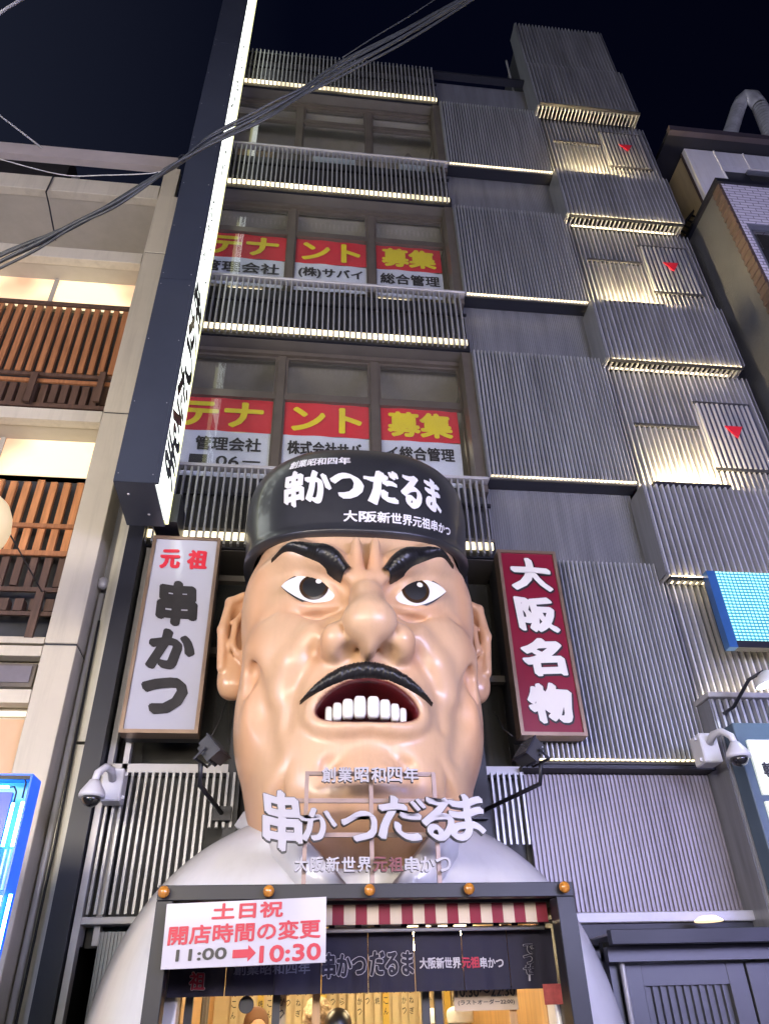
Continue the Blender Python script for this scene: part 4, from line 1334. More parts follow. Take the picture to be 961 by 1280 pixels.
# ------------------------------------------------------------------ notice board
YB = 5.12
nb = empty("notice_board", (-0.2, YB, 1.95), "white notice reading 土日祝 開店時間の変更 in red hung on the frame's left corner", "sign")
c = [at(209, 1130, YB), at(408, 1121, YB), at(407, 1203, YB), at(201, 1212, YB)]
V = [tuple(p_) for p_ in c] + [(p_.x, p_.y + .03, p_.z) for p_ in c]
NW = mat("notice_white", (0.46, 0.45, 0.52), 0.35, coat=0.3, var=0.03, vscale=2)
mb = MB().add(V, [(0, 1, 2, 3), (7, 6, 5, 4), (0, 4, 5, 1), (1, 5, 6, 2), (2, 6, 7, 3), (3, 7, 4, 0)])
nf = mb.build("board_panel", NW, nb)
xd = (c[1] - c[0]).normalized(); yd = Vector((0, 0, 1))
NR = mat("notice_red", (0.50, 0.015, 0.045), 0.4, var=0.05)
def nt_(body, px, py, wpx, hpx, m_=NR, bold=0.05):
    o_ = at(px, py, YB); k_ = (at(px + 10, py, YB) - at(px, py, YB)).length / 10; kz = abs(at(px, py + 10, YB).z - o_.z) / 10
    place_text("lettering", body, m_, o_, xd, yd, nf, size=.2, fit=(wpx * k_, hpx * kz), bold=bold)
nt_("土日祝", 310, 1138, 87, 19, bold=0.045)
nt_("開店時間の変更", 307, 1165, 188, 23, bold=0.035)
nt_("11:00", 252, 1193, 62, 14, INK, 0.05)
nt_("10:30", 363, 1191, 75, 20, NR, 0.05)
o_ = at(305, 1192, YB); s_ = (at(315, 1192, YB).x - o_.x) / 10
ar = [(-14, 4.5), (5, 4.5), (5, 9), (15, 0), (5, -9), (5, -4.5), (-14, -4.5)]
V = [o_ + xd * (x * s_) + yd * (z * s_ * 1.02) + Vector((0, -0.005, 0)) for x, z in ar]
link_mesh("arrow", new_mesh("arrow", V, [tuple(range(6, -1, -1))], NR), nf)

# ------------------------------------------------------------------ lit interior of the shop
rm = empty("shop_interior", (0.5, 7, 0), "warmly lit little shop room with wooden walls seen under the curtain", "shop")
WOOD = mat("pale_wood", (0.50, 0.30, 0.13), 0.5, var=0.2, vscale=3, streak=True)
RW = mat("room_cream", (0.60, 0.48, 0.30), 0.6, var=0.08)
ix0, ix1 = -0.66, 1.76
B("floor", WOOD, ix0, ix1, 5.5, 8.6, 0.001, 0.03, rm)
B("rear_wall", RW, ix0, ix1, 8.6, 8.65, 0, 2.45, rm)
B("ceiling", RW, ix0, ix1, 5.75, 8.6, 2.20, 2.24, rm)
B("left_wall", WOOD, ix0 - .04, ix0, 5.9, 8.6, 0, 2.3, rm)
B("right_wall", WOOD, ix1, ix1 + .04, 5.9, 8.6, 0, 2.3, rm)
TUBE = glow("room_light", (1.0, 0.80, 0.48), 65)
for x in (-0.1, 1.1):
    for y in (6.3, 7.6):
        B("ceiling_emitter", TUBE, x - .25, x + .25, y - .05, y + .05, 2.15, 2.19, rm)
for px in (236, 345, 395, 532, 548, 640):
    p_ = at(px, 1262, 5.85)
    B("door_post", DARK if px not in (395, 640) else WOOD, p_.x - 0.025, p_.x + 0.025, 5.83, 5.88, 0.03, 2.2, rm)
DG = mat("door_glass", (0.02, 0.02, 0.02), 0.05, var=0, alpha=0.12)
# hanging menu strips on the rear wall
PAP = mat("menu_paper", (0.62, 0.52, 0.33), 0.7, var=0.1); PAPO = mat("menu_paper_yellow", (0.68, 0.48, 0.10), 0.7)
for i in range(26):
    x = -0.5 + i * 0.085 + random.uniform(-.01, .01); L_ = random.choice((0.45, 0.5, 0.55))
    st = B("menu_strip", PAPO if i % 7 == 3 else PAP, x, x + 0.06, 8.57, 8.59, 2.02 - L_, 2.02, rm)
    word = random.choice(("串かつ", "どて焼", "とんかつ", "れんこん", "えび", "たまねぎ", "うずら"))
    for q, ch in enumerate(word):
        place_text("lettering", ch, INK, (x + .03, 8.57, 1.97 - q * 0.085), (1, 0, 0), (0, 0, 1), st, size=.06, fit=(.042, .055), bold=.01, lift=.003, res=1)
# strips by the door
for (px, w, s__) in ((352, 12, "串かつ だるま"), (222, 10, "お品書き"), (690, 14, ""), (705, 14, "")):
    p_ = at(px, 1262, 6.05)
    st = B("menu_strip", PAP, p_.x - .03, p_.x + .03, 6.03, 6.05, 1.2, 1.88, rm)
    for q, ch in enumerate(s__):
        if ch != " ": place_text("lettering", ch, INK, (p_.x, 6.03, 1.82 - q * 0.07), (1, 0, 0), (0, 0, 1), st, size=.06, fit=(.04, .05), bold=.02, lift=.003, res=1)
# opening hours paper
c0 = at(566, 1232, 5.80); c1 = at(648, 1262, 5.80)
hp = B("hours_notice", mat("hours_paper", (0.52, 0.40, 0.27), 0.7, var=.08), c0.x, c1.x, 5.795, 5.80, c1.z, c0.z + .08)
tag(hp, "tan paper notice of opening hours hanging just below the curtain", "notice")
place_text("lettering", "10:30～22:30", INK, ((c0.x + c1.x) / 2, 5.795, c1.z + .105), (1, 0, 0), (0, 0, 1), hp, size=.1, fit=(.40, .055), bold=.03)
place_text("lettering", "(ラストオーダー22:00)", INK, ((c0.x + c1.x) / 2, 5.795, c1.z + .045), (1, 0, 0), (0, 0, 1), hp, size=.1, fit=(.38, .032), bold=.02)
# round dark tag left
c0 = at(308, 1256, 5.75)
o = MB().lathe((c0.x, 5.75, c0.z), (0, -1, 0), [(0, .048), (.01, .048), (.012, .044)], 20).build("hanging_fan", DARK, None); tag(o, "small round dark fan hanging under the left of the curtain", "fan")
o = B("red_poster", mat("poster_pinkred", (0.42, 0.08, 0.08), 0.6, var=.3, vscale=20), at(678, 1250, 5.6).x, at(711, 1250, 5.6).x, 5.56, 5.565, at(690, 1256, 5.6).z, at(690, 1230, 5.6).z)
tag(o, "small pinkish red poster at the right end of the curtain", "poster")

# ------------------------------------------------------------------ people inside, seen over the bottom of the picture
def person(x, y, top, yaw, hairm, shirt, label, cat="person", cap=None, curly=False):
    S = Sdf((-0.45, 0.45), (-0.35, 0.35), (0.0, 1.82), 0.022); S.F[:] = 1
    sk = 0.05
    S.ell((0, 0, 1.60), (0.078, 0.098, 0.115), 0.02); S.ell((0, -0.03, 1.55), (0.055, 0.07, 0.07), 0.03)
    S.cap((0, 0.01, 1.36), (0, 0, 1.52), 0.058, 0.052, k=0.03)
    S.ell((0, -0.105, 1.585), (0.014, 0.02, 0.025), 0.02)
    S.ell((0, 0.01, 1.22), (0.20, 0.115, 0.22), 0.05); S.ell((0, 0.01, 0.98), (0.165, 0.11, 0.2), 0.06)
    for q in (-1, 1):
        S.ell((q * 0.082, 0.0, 1.59), (0.012, 0.02, 0.032), 0.01)
        S.path([(q * .20, 0.0, 1.36), (q * .27, 0.02, 1.10), (q * .24, -0.10, 0.88)], [0.055, 0.043, 0.032], 0.04)
        S.path([(q * .24, -.10, .88), (q * .225, -.14, .80)], [.032, .03], .02)
        for f_ in range(4):
            S.cap((q * (.205 + .014 * f_), -.15, .80), (q * (.205 + .014 * f_), -.17, .73 + .006 * abs(f_ - 1.5)), 0.011, 0.009, k=.01)
        S.cap((q * .2, -.14, .82), (q * .17, -.17, .77), .012, .010, k=.01)
        S.path([(q * .09, 0.01, .92), (q * .10, 0.0, .50), (q * .10, .03, .10)], [0.088, 0.06, 0.042], 0.04)
        S.ell((q * .10, -.05, .045), (.045, .12, .045), .03)
    V, Q = S.mesh(False)
    ca, sa = math.cos(yaw), math.sin(yaw); s = top / 1.72
    def tr(P):
        P = np.asarray(P, float) * s
        return np.stack([x + P[:, 0] * ca - P[:, 1] * sa, y + P[:, 0] * sa + P[:, 1] * ca, P[:, 2] + .03], 1)
    pe = empty("person", (x, y, 0.03), label, cat)
    me = np_mesh("body", tr(V), Q, None, mats=[shirt, MATS["skin_tone"], MATS["trouser_dark"]])
    zc = V[Q].mean(1); idx = np.where(zc[:, 2] > 1.40, 1, np.where(zc[:, 2] < .9, 2, 0)); idx[(np.abs(zc[:, 0]) > .19) & (zc[:, 2] < .90) & (zc[:, 2] > .68)] = 1
    me.polygons.foreach_set("material_index", idx.astype(np.int32)); link_mesh("body", me, pe)
    Hh = Sdf((-.14, .14), (-.14, .16), (1.42, 1.80), .012); Hh.F[:] = 1
    Hh.ell((0, .02, 1.635), (.096, .108, .108), .01)
    if curly:
        r_ = np.random.default_rng(3)
        for _ in range(70):
            d = r_.normal(size=3); d /= np.linalg.norm(d)
            Hh.ell((d[0] * .09, .02 + d[1] * .10, 1.635 + d[2] * .10), (.022, .022, .022), .008)
    Hh.ell((0, -.09, 1.57), (.075, .07, .085), .01, 'sub')
    V2, Q2 = Hh.mesh(False); link_mesh("hair", np_mesh("hair", tr(V2), Q2, hairm), pe)
    if cap:
        Cc = Sdf((-.14, .14), (-.15, .16), (1.58, 1.84), .012); Cc.F[:] = 1
        Cc.ell((0, .01, 1.70), (.104, .115, .07), .02, n=3); Cc.ell((0, .01, 1.655), (.106, .118, .02), .01, n=2.5)
        V3, Q3 = Cc.mesh(False); link_mesh("cook_cap", np_mesh("cook_cap", tr(V3), Q3, cap), pe)
    for q in (-1, 1):
        b_ = MB().lathe((q * .032, -.088, 1.60), (0, -1, 0), [(0, .012), (.006, .009), (.009, .001)], 8)
        link_mesh("eye", new_mesh("eye", tr(b_.V), b_.F, INK), pe)
    return pe
mat("skin_tone", (0.52, 0.30, 0.20), 0.5, var=.05); mat("trouser_dark", (0.03, 0.03, 0.04), 0.8)
CREAMH = mat("pale_curls", (0.55, 0.42, 0.28), 0.8, var=.4, vscale=40, bump=.6, bscale=60)
q_ = at(398, 1252, 6.45); person(q_.x, 6.45, q_.z - .03, 3.0, CREAMH, mat("shirt_beige", (.4, .32, .22), .8), "person with pale curly hair inside the shop", curly=True)
q_ = at(424, 1264, 6.15); person(q_.x, 6.15, q_.z - .03, 2.7, HAIR, mat("shirt_black", (.03, .03, .035), .8), "person with short dark hair in front of the curly haired one")
q_ = at(575, 1266, 7.4); person(q_.x, 7.4, q_.z - .03, 0.3, HAIR, mat("cook_white", (.6, .58, .5), .8), "cook in white cap and jacket behind the hours notice", cap=WHT)
q_ = at(322, 1262, 6.9); person(q_.x, 6.9, q_.z - .03, 0.2, mat("brown_hair", (.14, .07, .04), .8, var=.2), mat("shirt_rust", (.3, .12, .07), .8), "person with brown hair at the left inside the shop")
q_ = at(540, 1268, 8.0); person(q_.x, 8.0, q_.z - .03, -0.3, HAIR, MATS["cook_white"], "cook in white cap farther back by the rear wall", cap=WHT)
# ------------------------------------------------------------------ left neighbour
lb = empty("restaurant_building", (-4.5, 8, 0), "pale panelled building with lit balconies and timber slat screens at the left edge", "building")
def zl(py, Y, px=0): return at(px, py, Y).z
BG2 = mat("beige_soffit", (0.42, 0.38, 0.31), 0.5, var=0.08)
W_SH = mat("warm_timber", (0.36, 0.15, 0.06), 0.5, var=0.3, vscale=4, streak=True, bump=.15)
W_DK = mat("dark_timber", (0.10, 0.055, 0.035), 0.6, var=0.3, vscale=4, streak=True)
L0, L1 = -7.5, -2.545
# pillar of stacked panels with open joints
zs = [0, at(0, 801, 7.2).z - .02, at(392 / 3, 515, 7.2).z, at(545 / 3, 315, 7.2).z, 12.55]
for i in range(4):
    B("pillar_panel", BEIGE, -2.54, -2.22, 7.2, 7.9, zs[i] + (0.012 if i else 0), zs[i + 1] - 0.012, lb, ch=.006)
B("pillar_core", DARK, -2.53, -2.23, 7.215, 7.89, 0, 12.5, lb)
B("side_wall", mat("cool_grey_panel", (0.30, 0.30, 0.32), 0.45, var=0.1, vscale=1, dirt=.3), -2.235, -1.935, 7.60, 7.9, 0, 6.93, lb)
B("side_wall", MATS["cool_grey_panel"], -2.235, -1.935, 7.60, 7.9, 6.95, 12.5, lb)
SG = mat("stained_pale_panel", (0.58, 0.56, 0.50), 0.45, var=0.12, vscale=1, dirt=.55)
for z0, z1 in ((0, 3.9), (3.93, 7.6), (7.63, 12.4)):
    B("narrow_panel", SG, -2.12, -1.94, 7.45, 7.598, z0, z1, lb)
MB().tube([(-2.17, 7.50, 0.2), (-2.17, 7.50, 5.55)], 0.035, 8).build("drain_pipe", LGREY, lb, True)
MB().tube([(-2.10, 7.40, 0.2), (-2.09, 7.42, 3.0), (-2.12, 7.42, 5.2)], 0.012, 6).build("cable", STEEL, lb, True)
MB().lathe((-2.17, 7.45, 5.6), (0, 0, 1), [(0, .03), (.02, .05), (.10, .055), (.13, .03)], 12).build("pipe_cap", LGREY, lb, True)
# roof rail beam and posts
rb = MB(); zb_ = zl(190, 7.2)
rb.box(L0, -2.36, 7.2, 7.32, zb_ - .0, zl(177, 7.2)); rb.build("roof_beam", mat("pinkish_beam", (0.46, 0.40, 0.38), 0.5, var=.08), lb)
B("beam_post", BEIGE, -2.54, -2.30, 7.22, 7.33, 12.56, zb_ - .001, lb)
for (z0p, z1p, mm) in ((232, 215, BEIGE), (316, 303, BEIGE), (521, 507, BEIGE), (803, 796, BEIGE), (819, 806, BEIGE), (878, 861, BEIGE)):
    B("fascia", mm, L0, L1, 7.2, 7.34, zl(z0p, 7.2), zl(z1p, 7.2), lb, ch=.004)
# soffits and rear walls of each storey
def storey(soff_py, floor_py, light=None, Yb=8.3):
    z1 = zl(soff_py, 7.2); z0 = zl(floor_py, 7.2)
    B("soffit", BG2, L0, L1, 7.345, Yb, z1 + .012, z1 + .10, lb)
    B("rear_wall", BG2, L0, L1, Yb, Yb + .1, z0 - .5, z1 + .1, lb)
storey(232, 300); storey(316, 505); storey(521, 797); storey(803, 900, Yb=7.7)
# lit glazing under the soffits
GLW = bpy.data.materials.new("lit_glazing"); GLW.use_nodes = True
nt = GLW.node_tree; p = nt.nodes["Principled BSDF"]; geo = nt.nodes.new("ShaderNodeNewGeometry")
nz = nt.nodes.new("ShaderNodeTexNoise"); nz.inputs["Scale"].default_value = 0.9; nz.inputs["Detail"].default_value = 2
nt.links.new(geo.outputs["Position"], nz.inputs["Vector"])
rp = nt.nodes.new("ShaderNodeValToRGB"); rp.color_ramp.elements[0].position = .35; rp.color_ramp.elements[0].color = (0.50, 0.27, 0.12, 1)
rp.color_ramp.elements[1].position = .55; rp.color_ramp.elements[1].color = (1.0, 0.80, 0.48, 1)
nt.links.new(nz.outputs["Fac"], rp.inputs[0]); nt.links.new(rp.outputs[0], p.inputs["Emission Color"]); p.inputs["Emission Strength"].default_value = 1.5
p.inputs["Base Color"].default_value = (.3, .25, .2, 1)
for (pt, pb, xs) in ((334, 380, (78,)), (541, 592, (8,))):
    Yg = 7.62; z1, z0 = zl(pt, Yg), zl(pb, Yg)
    cuts = [L0] + [at(x, pt, Yg).x for x in xs] + [L1]
    for i in range(len(cuts) - 1):
        B("lit_pane", GLW, cuts[i] + .03, cuts[i + 1] - .03, Yg, Yg + .02, z0, z1, lb)
        B("glazing_bar", BG2, cuts[i + 1] - .03, cuts[i + 1] + .03, Yg - .02, Yg + .03, z0, z1, lb) if i < len(cuts) - 2 else None
    B("glazing_head", BG2, L0, L1, Yg - .03, Yg + .04, z1, z1 + .06, lb)
# slat screens
def slats(py1, py0, Y, pitch, w, mm, depth=.05, n=16, jit=.02):
    z1, z0 = zl(py1, Y), zl(py0, Y)
    x = L1 - .07 - w
    for i in range(n):
        MB().box(x, x + w, Y, Y + depth, z0 + random.uniform(-jit, jit), z1 + random.uniform(-jit, jit)).build("slat", mm, lb)
        x -= pitch
slats(377, 461, 7.42, 0.130, 0.072, W_SH); slats(476, 500, 7.46, 0.130, 0.085, W_DK, .10)
slats(599, 690, 7.40, 0.150, 0.078, mat("orange_timber", (0.52, 0.22, 0.08), 0.5, var=0.3, vscale=4, streak=True, bump=.15)); slats(694, 732, 7.44, 0.150, 0.075, W_DK); slats(747, 762, 7.40, 0.155, 0.09, W_DK, .12, jit=0)
for (pa, pb, Y, mm) in ((462, 466, 7.39, W_DK), (372, 376.5, 7.39, W_DK), (470, 474, 7.43, W_SH), (500.5, 505, 7.43, W_DK), (652, 657, 7.365, W_SH), (686, 692, 7.365, W_SH), (732.5, 738, 7.38, W_DK), (763, 768, 7.38, W_DK)):
    B("rail", mm, L0, L1 - .01, Y - .0, Y + .03, zl(pb, Y), zl(pa, Y), lb)
for px, pa, pb in ((45, 466, 503), (130, 466, 503), (52, 738, 800)):
    c_ = at(px, pa, 7.36); B("screen_post", W_DK, c_.x - .04, c_.x + .04, 7.34, 7.378, at(px, pb, 7.36).z, c_.z, lb)
B("screen_back", DARK, L0, L1, 7.66, 7.7, zl(505, 7.66), zl(385, 7.66), lb)
B("screen_back", DARK, L0, L1, 7.66, 7.7, zl(795, 7.66), zl(600, 7.66), lb)
# low window, panel with its warm light put in as a faint glow
zz0, zz1 = zl(859, 7.3), zl(830, 7.3)
B("low_window", FRAME, L0, at(44, 845, 7.3).x, 7.28, 7.4, zz0, zz1, lb)
B("pane", mat("low_pane", (.22, .20, .22), .15, coat=.5), L0, at(38, 845, 7.27).x, 7.262, 7.278, zz0 + .04, zz1 - .03, lb)
B("panel_band", BEIGE, L0, L1, 7.41, 7.5, zz0 - .3, zz1 + .35, lb)
B("lit_strip", glow("lit_strip_warm", (1, .85, .6), .8), L0, L1, 7.35, 7.38, zl(895, 7.35), zl(889, 7.35), lb)
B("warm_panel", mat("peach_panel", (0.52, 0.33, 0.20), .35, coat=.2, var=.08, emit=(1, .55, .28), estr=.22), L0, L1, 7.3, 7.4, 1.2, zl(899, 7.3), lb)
# round lantern
o = MB(); c_ = at(-33, 655, 5.5)
prof = [(-.30, .06), (-.27, .16), (-.20, .235), (-.1, .28), (0, .295), (.1, .28), (.2, .235), (.27, .16), (.30, .06)]
o.lathe(c_, (0, 0, 1), prof, 28)
ln = empty("paper_lantern", tuple(c_), "round cream paper lantern glowing at the left edge before the slat screen", "lantern")
o.build("lamp_shade", mat("lantern_paper", (.7, .6, .4), .7, emit=(1, .74, .38), estr=.55), ln, True)
MB().lathe(c_ + Vector((0, 0, .3)), (0, 0, 1), [(0, .08), (.04, .08)], 16).build("top_ring", DARK, ln)
MB().tube([c_ + Vector((0, 0, .34)), c_ + Vector((0, 0.9, .36)), c_ + Vector((0, 1.85, .36))], .008, 6).build("hanging_arm", DARK, ln)
# faraway dark roof seen through the gap
fb = empty("far_building", (-6, 14, 0), "dark grey rooftop box seen through the gap under the roof beam at left", "building")
p0, p1 = at(-60, 225, 13), at(92, 196, 13)
B("roof_box", mat("dark_shingle", (.05, .045, .045), .8, var=.3), p0.x, p1.x, 13, 16, 0, p1.z, fb)
B("flue", LGREY, p1.x + .05, p1.x + .25, 13.2, 13.4, 0, at(100, 212, 13).z, fb)

# ------------------------------------------------------------------ blue neon box sign
ne = empty("neon_box_sign", (-2.2, 5.4, 2), "blue neon box sign with bright cyan tubes in the lower left corner", "sign")
NB = mat("neon_case_blue", (0.02, 0.10, 0.40), 0.3, var=.1, emit=(.0, .10, 1), estr=.9); NBI = mat("neon_inner", (0.25, 0.5, 0.65), 0.35, var=.2)
yn0, yn1 = 5.25, 5.45; c_ = at(42, 967, yn0); xr = c_.x; zt_ = c_.z
B("case_side", NB, xr - .012, xr, yn0, yn1, 1.0, zt_, ne); B("case_top", NB, xr - 1.5, xr - .013, yn0, yn1, zt_ - .012, zt_, ne)
B("case_back", NBI, xr - 1.5, xr - .013, yn1 - .02, yn1, 1.0, zt_ - .013, ne)
B("blue_field", mat("deep_blue_field", (0.01, 0.02, .6), .3, emit=(.0, .03, 1), estr=1.6), xr - 1.5, at(14, 1000, yn0 + .05).x, yn0 + .05, yn0 + .08, 1.0, at(10, 990, yn0 + .05).z, ne)
B("case_lip", STEEL, xr - 1.5, xr - .013, yn0 - .002, yn0 + .02, zt_ - .035, zt_ - .0125, ne)
CY = glow("neon_cyan", (0.22, 0.80, 1.0), 26.0); DB = glow("neon_blue", (0.05, 0.35, 1.0), 1.6)
for (pa, pb, ya, yb) in ((17, 5, 1004, 1058), (29, 16.5, 1002, 1058), (2, -8, 1120, 1200), (14, 4, 1118, 1200)):
    a_ = at(pa, ya, yn0 + .03); b_ = at(pb, yb, yn0 + .03); b_.x = a_.x
    MB().tube([a_, b_], .010, 8).build("neon_tube", CY, ne, True)
for (pa, ya, yb) in ((8, 1062, 1115), (14.5, 1062, 1112)):
    a_ = at(pa, ya, yn0 + .03); b_ = at(pa, yb, yn0 + .03); b_.x = a_.x
    MB().tube([a_, b_], .008, 8).build("neon_tube", DB, ne, True)
for (yy, rr) in ((971, .010), (983, .008)):
    a_ = at(-40, yy, yn0 + .04); b_ = at(12, yy + 1, yn0 + .04)
    MB().tube([a_, b_], rr, 8).build("neon_tube", CY, ne, True)
    b2 = at(34 if yy < 975 else 22, yy + 3, yn0 + .03); d2 = b2.copy(); d2.z -= .12
    MB().tube([b_, Vector((b2.x - .02, b2.y, b_.z)), Vector((b2.x, b2.y, b2.z - .02)), d2], .006, 6).build("tube_lead", STEEL, ne, True)

# ------------------------------------------------------------------ right neighbour
rbld = empty("tiled_building", (9, 9, 0), "white tiled building with a metal clad upper storey at the right edge", "building")
TILE = mat("white_brick_tile", (0.62, 0.58, 0.68), 0.35, var=.1)
nt = TILE.node_tree; p = nt.nodes["Principled BSDF"]
brk = nt.nodes.new("ShaderNodeTexBrick"); geo = nt.nodes.new("ShaderNodeNewGeometry"); mp = nt.nodes.new("ShaderNodeMapping")
mp.inputs["Rotation"].default_value = (math.pi / 2, 0, 0)
nt.links.new(geo.outputs["Position"], mp.inputs[0]); nt.links.new(mp.outputs[0], brk.inputs["Vector"])
brk.inputs["Scale"].default_value = 1.0; brk.inputs["Brick Width"].default_value = .23; brk.inputs["Row Height"].default_value = .075; brk.inputs["Mortar Size"].default_value = .008
brk.inputs["Color1"].default_value = (.72, .68, .76, 1); brk.inputs["Color2"].default_value = (.62, .58, .68, 1); brk.inputs["Mortar"].default_value = (.2, .18, .22, 1)
nt.links.new(brk.outputs["Color"], p.inputs["Base Color"])
bmp = nt.nodes.new("ShaderNodeBump"); bmp.inputs["Strength"].default_value = .6; bmp.inputs["Distance"].default_value = .01
nt.links.new(brk.outputs["Fac"], bmp.inputs["Height"]); bmp.invert = True; nt.links.new(bmp.outputs[0], p.inputs["Normal"])
STUC = mat("dark_stucco", (0.085, 0.088, 0.10), 0.85, var=.25, vscale=.7, bump=.3, bscale=30)
BRN = mat("brown_brick", (0.075, 0.05, 0.045), 0.7, var=.3, vscale=8)
YB_ = 6.5; XBc = 6.66; ZB_ = 13.28
def wall_with_hole(name, mm, x0, x1, y0, y1, z0, z1, hx0, hx1, hz0, hz1, parent):
    m2_ = MB()
    m2_.box(x0, hx0, y0, y1, z0, z1); m2_.box(hx1, x1, y0, y1, z0, z1)
    m2_.box(hx0 + .0004, hx1 - .0004, y0 + .0004, y1, z0, hz0); m2_.box(hx0 + .0004, hx1 - .0004, y0 + .0004, y1, hz1, z1)
    return m2_.build(name, mm, parent)
w0 = at(931, 277, YB_); wz0 = w0.z - 2.2
wall_with_hole("tiled_wall", TILE, XBc + .063, 13, YB_, YB_ + .2, 0, ZB_ - .1, w0.x, 12, wz0, w0.z, rbld)
wf = MB(); wf.box(w0.x, w0.x + .06, YB_ + .02, YB_ + .12, wz0, w0.z).box(w0.x + .061, 12, YB_ + .02, YB_ + .12, w0.z - .06, w0.z).box(w0.x + .061, 12, YB_ + .04, YB_ + .12, wz0 + 1.1, wz0 + 1.15)
wf = wf.build("window", mat("alu_frame", (.25, .26, .32), .35, metal=.5), rbld)
B("pane", GLASS, w0.x + .06, 12, YB_ + .08, YB_ + .09, wz0, w0.z, wf)
B("dark_room", DARK, w0.x - .1, 12.2, YB_ + .6, YB_ + .65, wz0 - .2, w0.z + .2, rbld)
for i in range(110):
    z = ZB_ - .12 - i * .08
    B("corner_brick", BRN, XBc + (0.0 if i % 2 else .012), XBc + .062, YB_ - .005, YB_ + (.21 if i % 2 else .12), z - .066, z, rbld)
B("tiled_wall", BRN, XBc + .02, XBc + .061, YB_ + .01, YB_ + .2, 0, ZB_ - .1, rbld)
B("side_wall", STUC, XBc + .03, XBc + .2, YB_ + .22, 13, 0, ZB_ - .1, rbld)
B("parapet_cap", STEEL, XBc - .03, 13, YB_ - .04, YB_ + .3, ZB_ - .098, ZB_, rbld); B("parapet_cap", STEEL, XBc - .03, XBc + .25, YB_ + .301, 13, ZB_ - .098, ZB_, rbld)
# metal clad upper storey
XA_, YA_, ZA_ = 7.17, 7.35, 15.9
SID = mat("pale_siding", (0.72, 0.72, 0.78), 0.4, metal=.1, var=.08, vscale=.8, dirt=.25); TAN = mat("tan_side_panel", (0.46, 0.36, 0.21), 0.6, var=.12, vscale=.7, dirt=.3)
w1 = at(934, 211, YA_)
x = XA_; i = 0
while x < 13:
    w = .62
    if x + w < w1.x - .02: B("siding_panel", SID, x, x + w - .014, YA_, YA_ + .1, 12.5, ZA_ - .05, rbld)
    else: B("siding_panel", SID, x, x + w - .014, YA_, YA_ + .1, w1.z + .01, ZA_ - .05, rbld)
    B("cover_strip", SID, x + w - .02, x + w + .006, YA_ - .02, YA_ - .001, w1.z if x + w > w1.x else 12.5, ZA_ - .05, rbld)
    x += w
B("siding_backing", STEEL, XA_ + .02, 13, YA_ + .101, YA_ + .15, 12.5, ZA_ - .05, rbld)
B("window", MATS["alu_frame"], w1.x, 13, YA_ + .02, YA_ + .09, w1.z - .06, w1.z, rbld)
B("pane", GLASS, w1.x, 13, YA_ + .05, YA_ + .06, w1.z - 2, w1.z - .061, rbld)
for k_ in range(5):
    B("side_panel", TAN, XA_ + .02, XA_ + .10, YA_ + .16 + k_ * .75, YA_ + .16 + k_ * .75 + .735, 9, ZA_ - .05, rbld)
B("corner_flashing", BRN, XA_ - .01, XA_ + .06, YA_ + .1005, YA_ + .155, 12.5, ZA_ - .05, rbld)
B("eaves", STEEL, XA_ - .42, 13.2, YA_ - .22, 12, ZA_ - .02, ZA_ + .10, rbld); B("gutter", mat("purplish_gutter", (.09, .075, .09), .4, metal=.3), XA_ - .42, 13.2, YA_ - .33, YA_ - .221, ZA_ - .03, ZA_ + .13, rbld)
# fire escape ladder in the gap
ld = MB()
p0, p1 = at(838, 300, 8.0), at(892, 232, 7.6)
lad = empty("fire_ladder", tuple(p0), "dark metal ladder rail climbing the gap beside the tan wall", "ladder")
sh = Vector((.22, 0, -.15))
MB().bar(p0, p1, .04).build("rail", STEEL, lad); MB().bar(p0 + sh, p1 + sh, .04).build("rail", STEEL, lad)
for i in range(12):
    q = p0.lerp(p1, i / 11); MB().bar(q, q + sh, .03).build("rung", STEEL, lad)
# spiral duct
dk = empty("spiral_duct", tuple(at(905, 185, 8.2)), "fat galvanised spiral duct bending over the roof of the right building", "duct")
GALV = mat("galvanised", (.6, .61, .63), .38, metal=.45, var=.2, vscale=3)
base = at(908, 195, 8.6); base.z -= 1.5
pts = [at(906, 185, 8.6), at(915, 158, 8.6), at(922, 136, 8.6)]
bend = [at(926, 127, 8.6), at(932, 121, 8.5), at(941, 122, 8.45)]
down = [at(949, 133, 8.4), at(964, 170, 8.3), at(985, 225, 8.2), at(1010, 290, 8.1)]
def ribbed(pts, r, step=.14):
    out = []; rr = []
    for a_, b_ in zip(pts[:-1], pts[1:]):
        L_ = (b_ - a_).length; n_ = max(2, int(L_ / step))
        for i in range(n_):
            for f_, k_ in ((0, 1.0), (.72, 1.0), (.8, 1.09), (.92, 1.09)):
                out.append(a_.lerp(b_, (i + f_) / n_)); rr.append(r * k_)
    out.append(pts[-1]); rr.append(r)
    return out, rr
P_, R_ = ribbed([base] + pts, .165); MB().tube(P_, R_, 16).build("riser", GALV, dk, True)
MB().tube([pts[-1]] + bend + [down[0]], [.175, .178, .18, .178, .178], 16).build("elbow", GALV, dk, True)
P_, R_ = ribbed(down, .17); MB().tube(P_, R_, 16).build("run", GALV, dk, True)

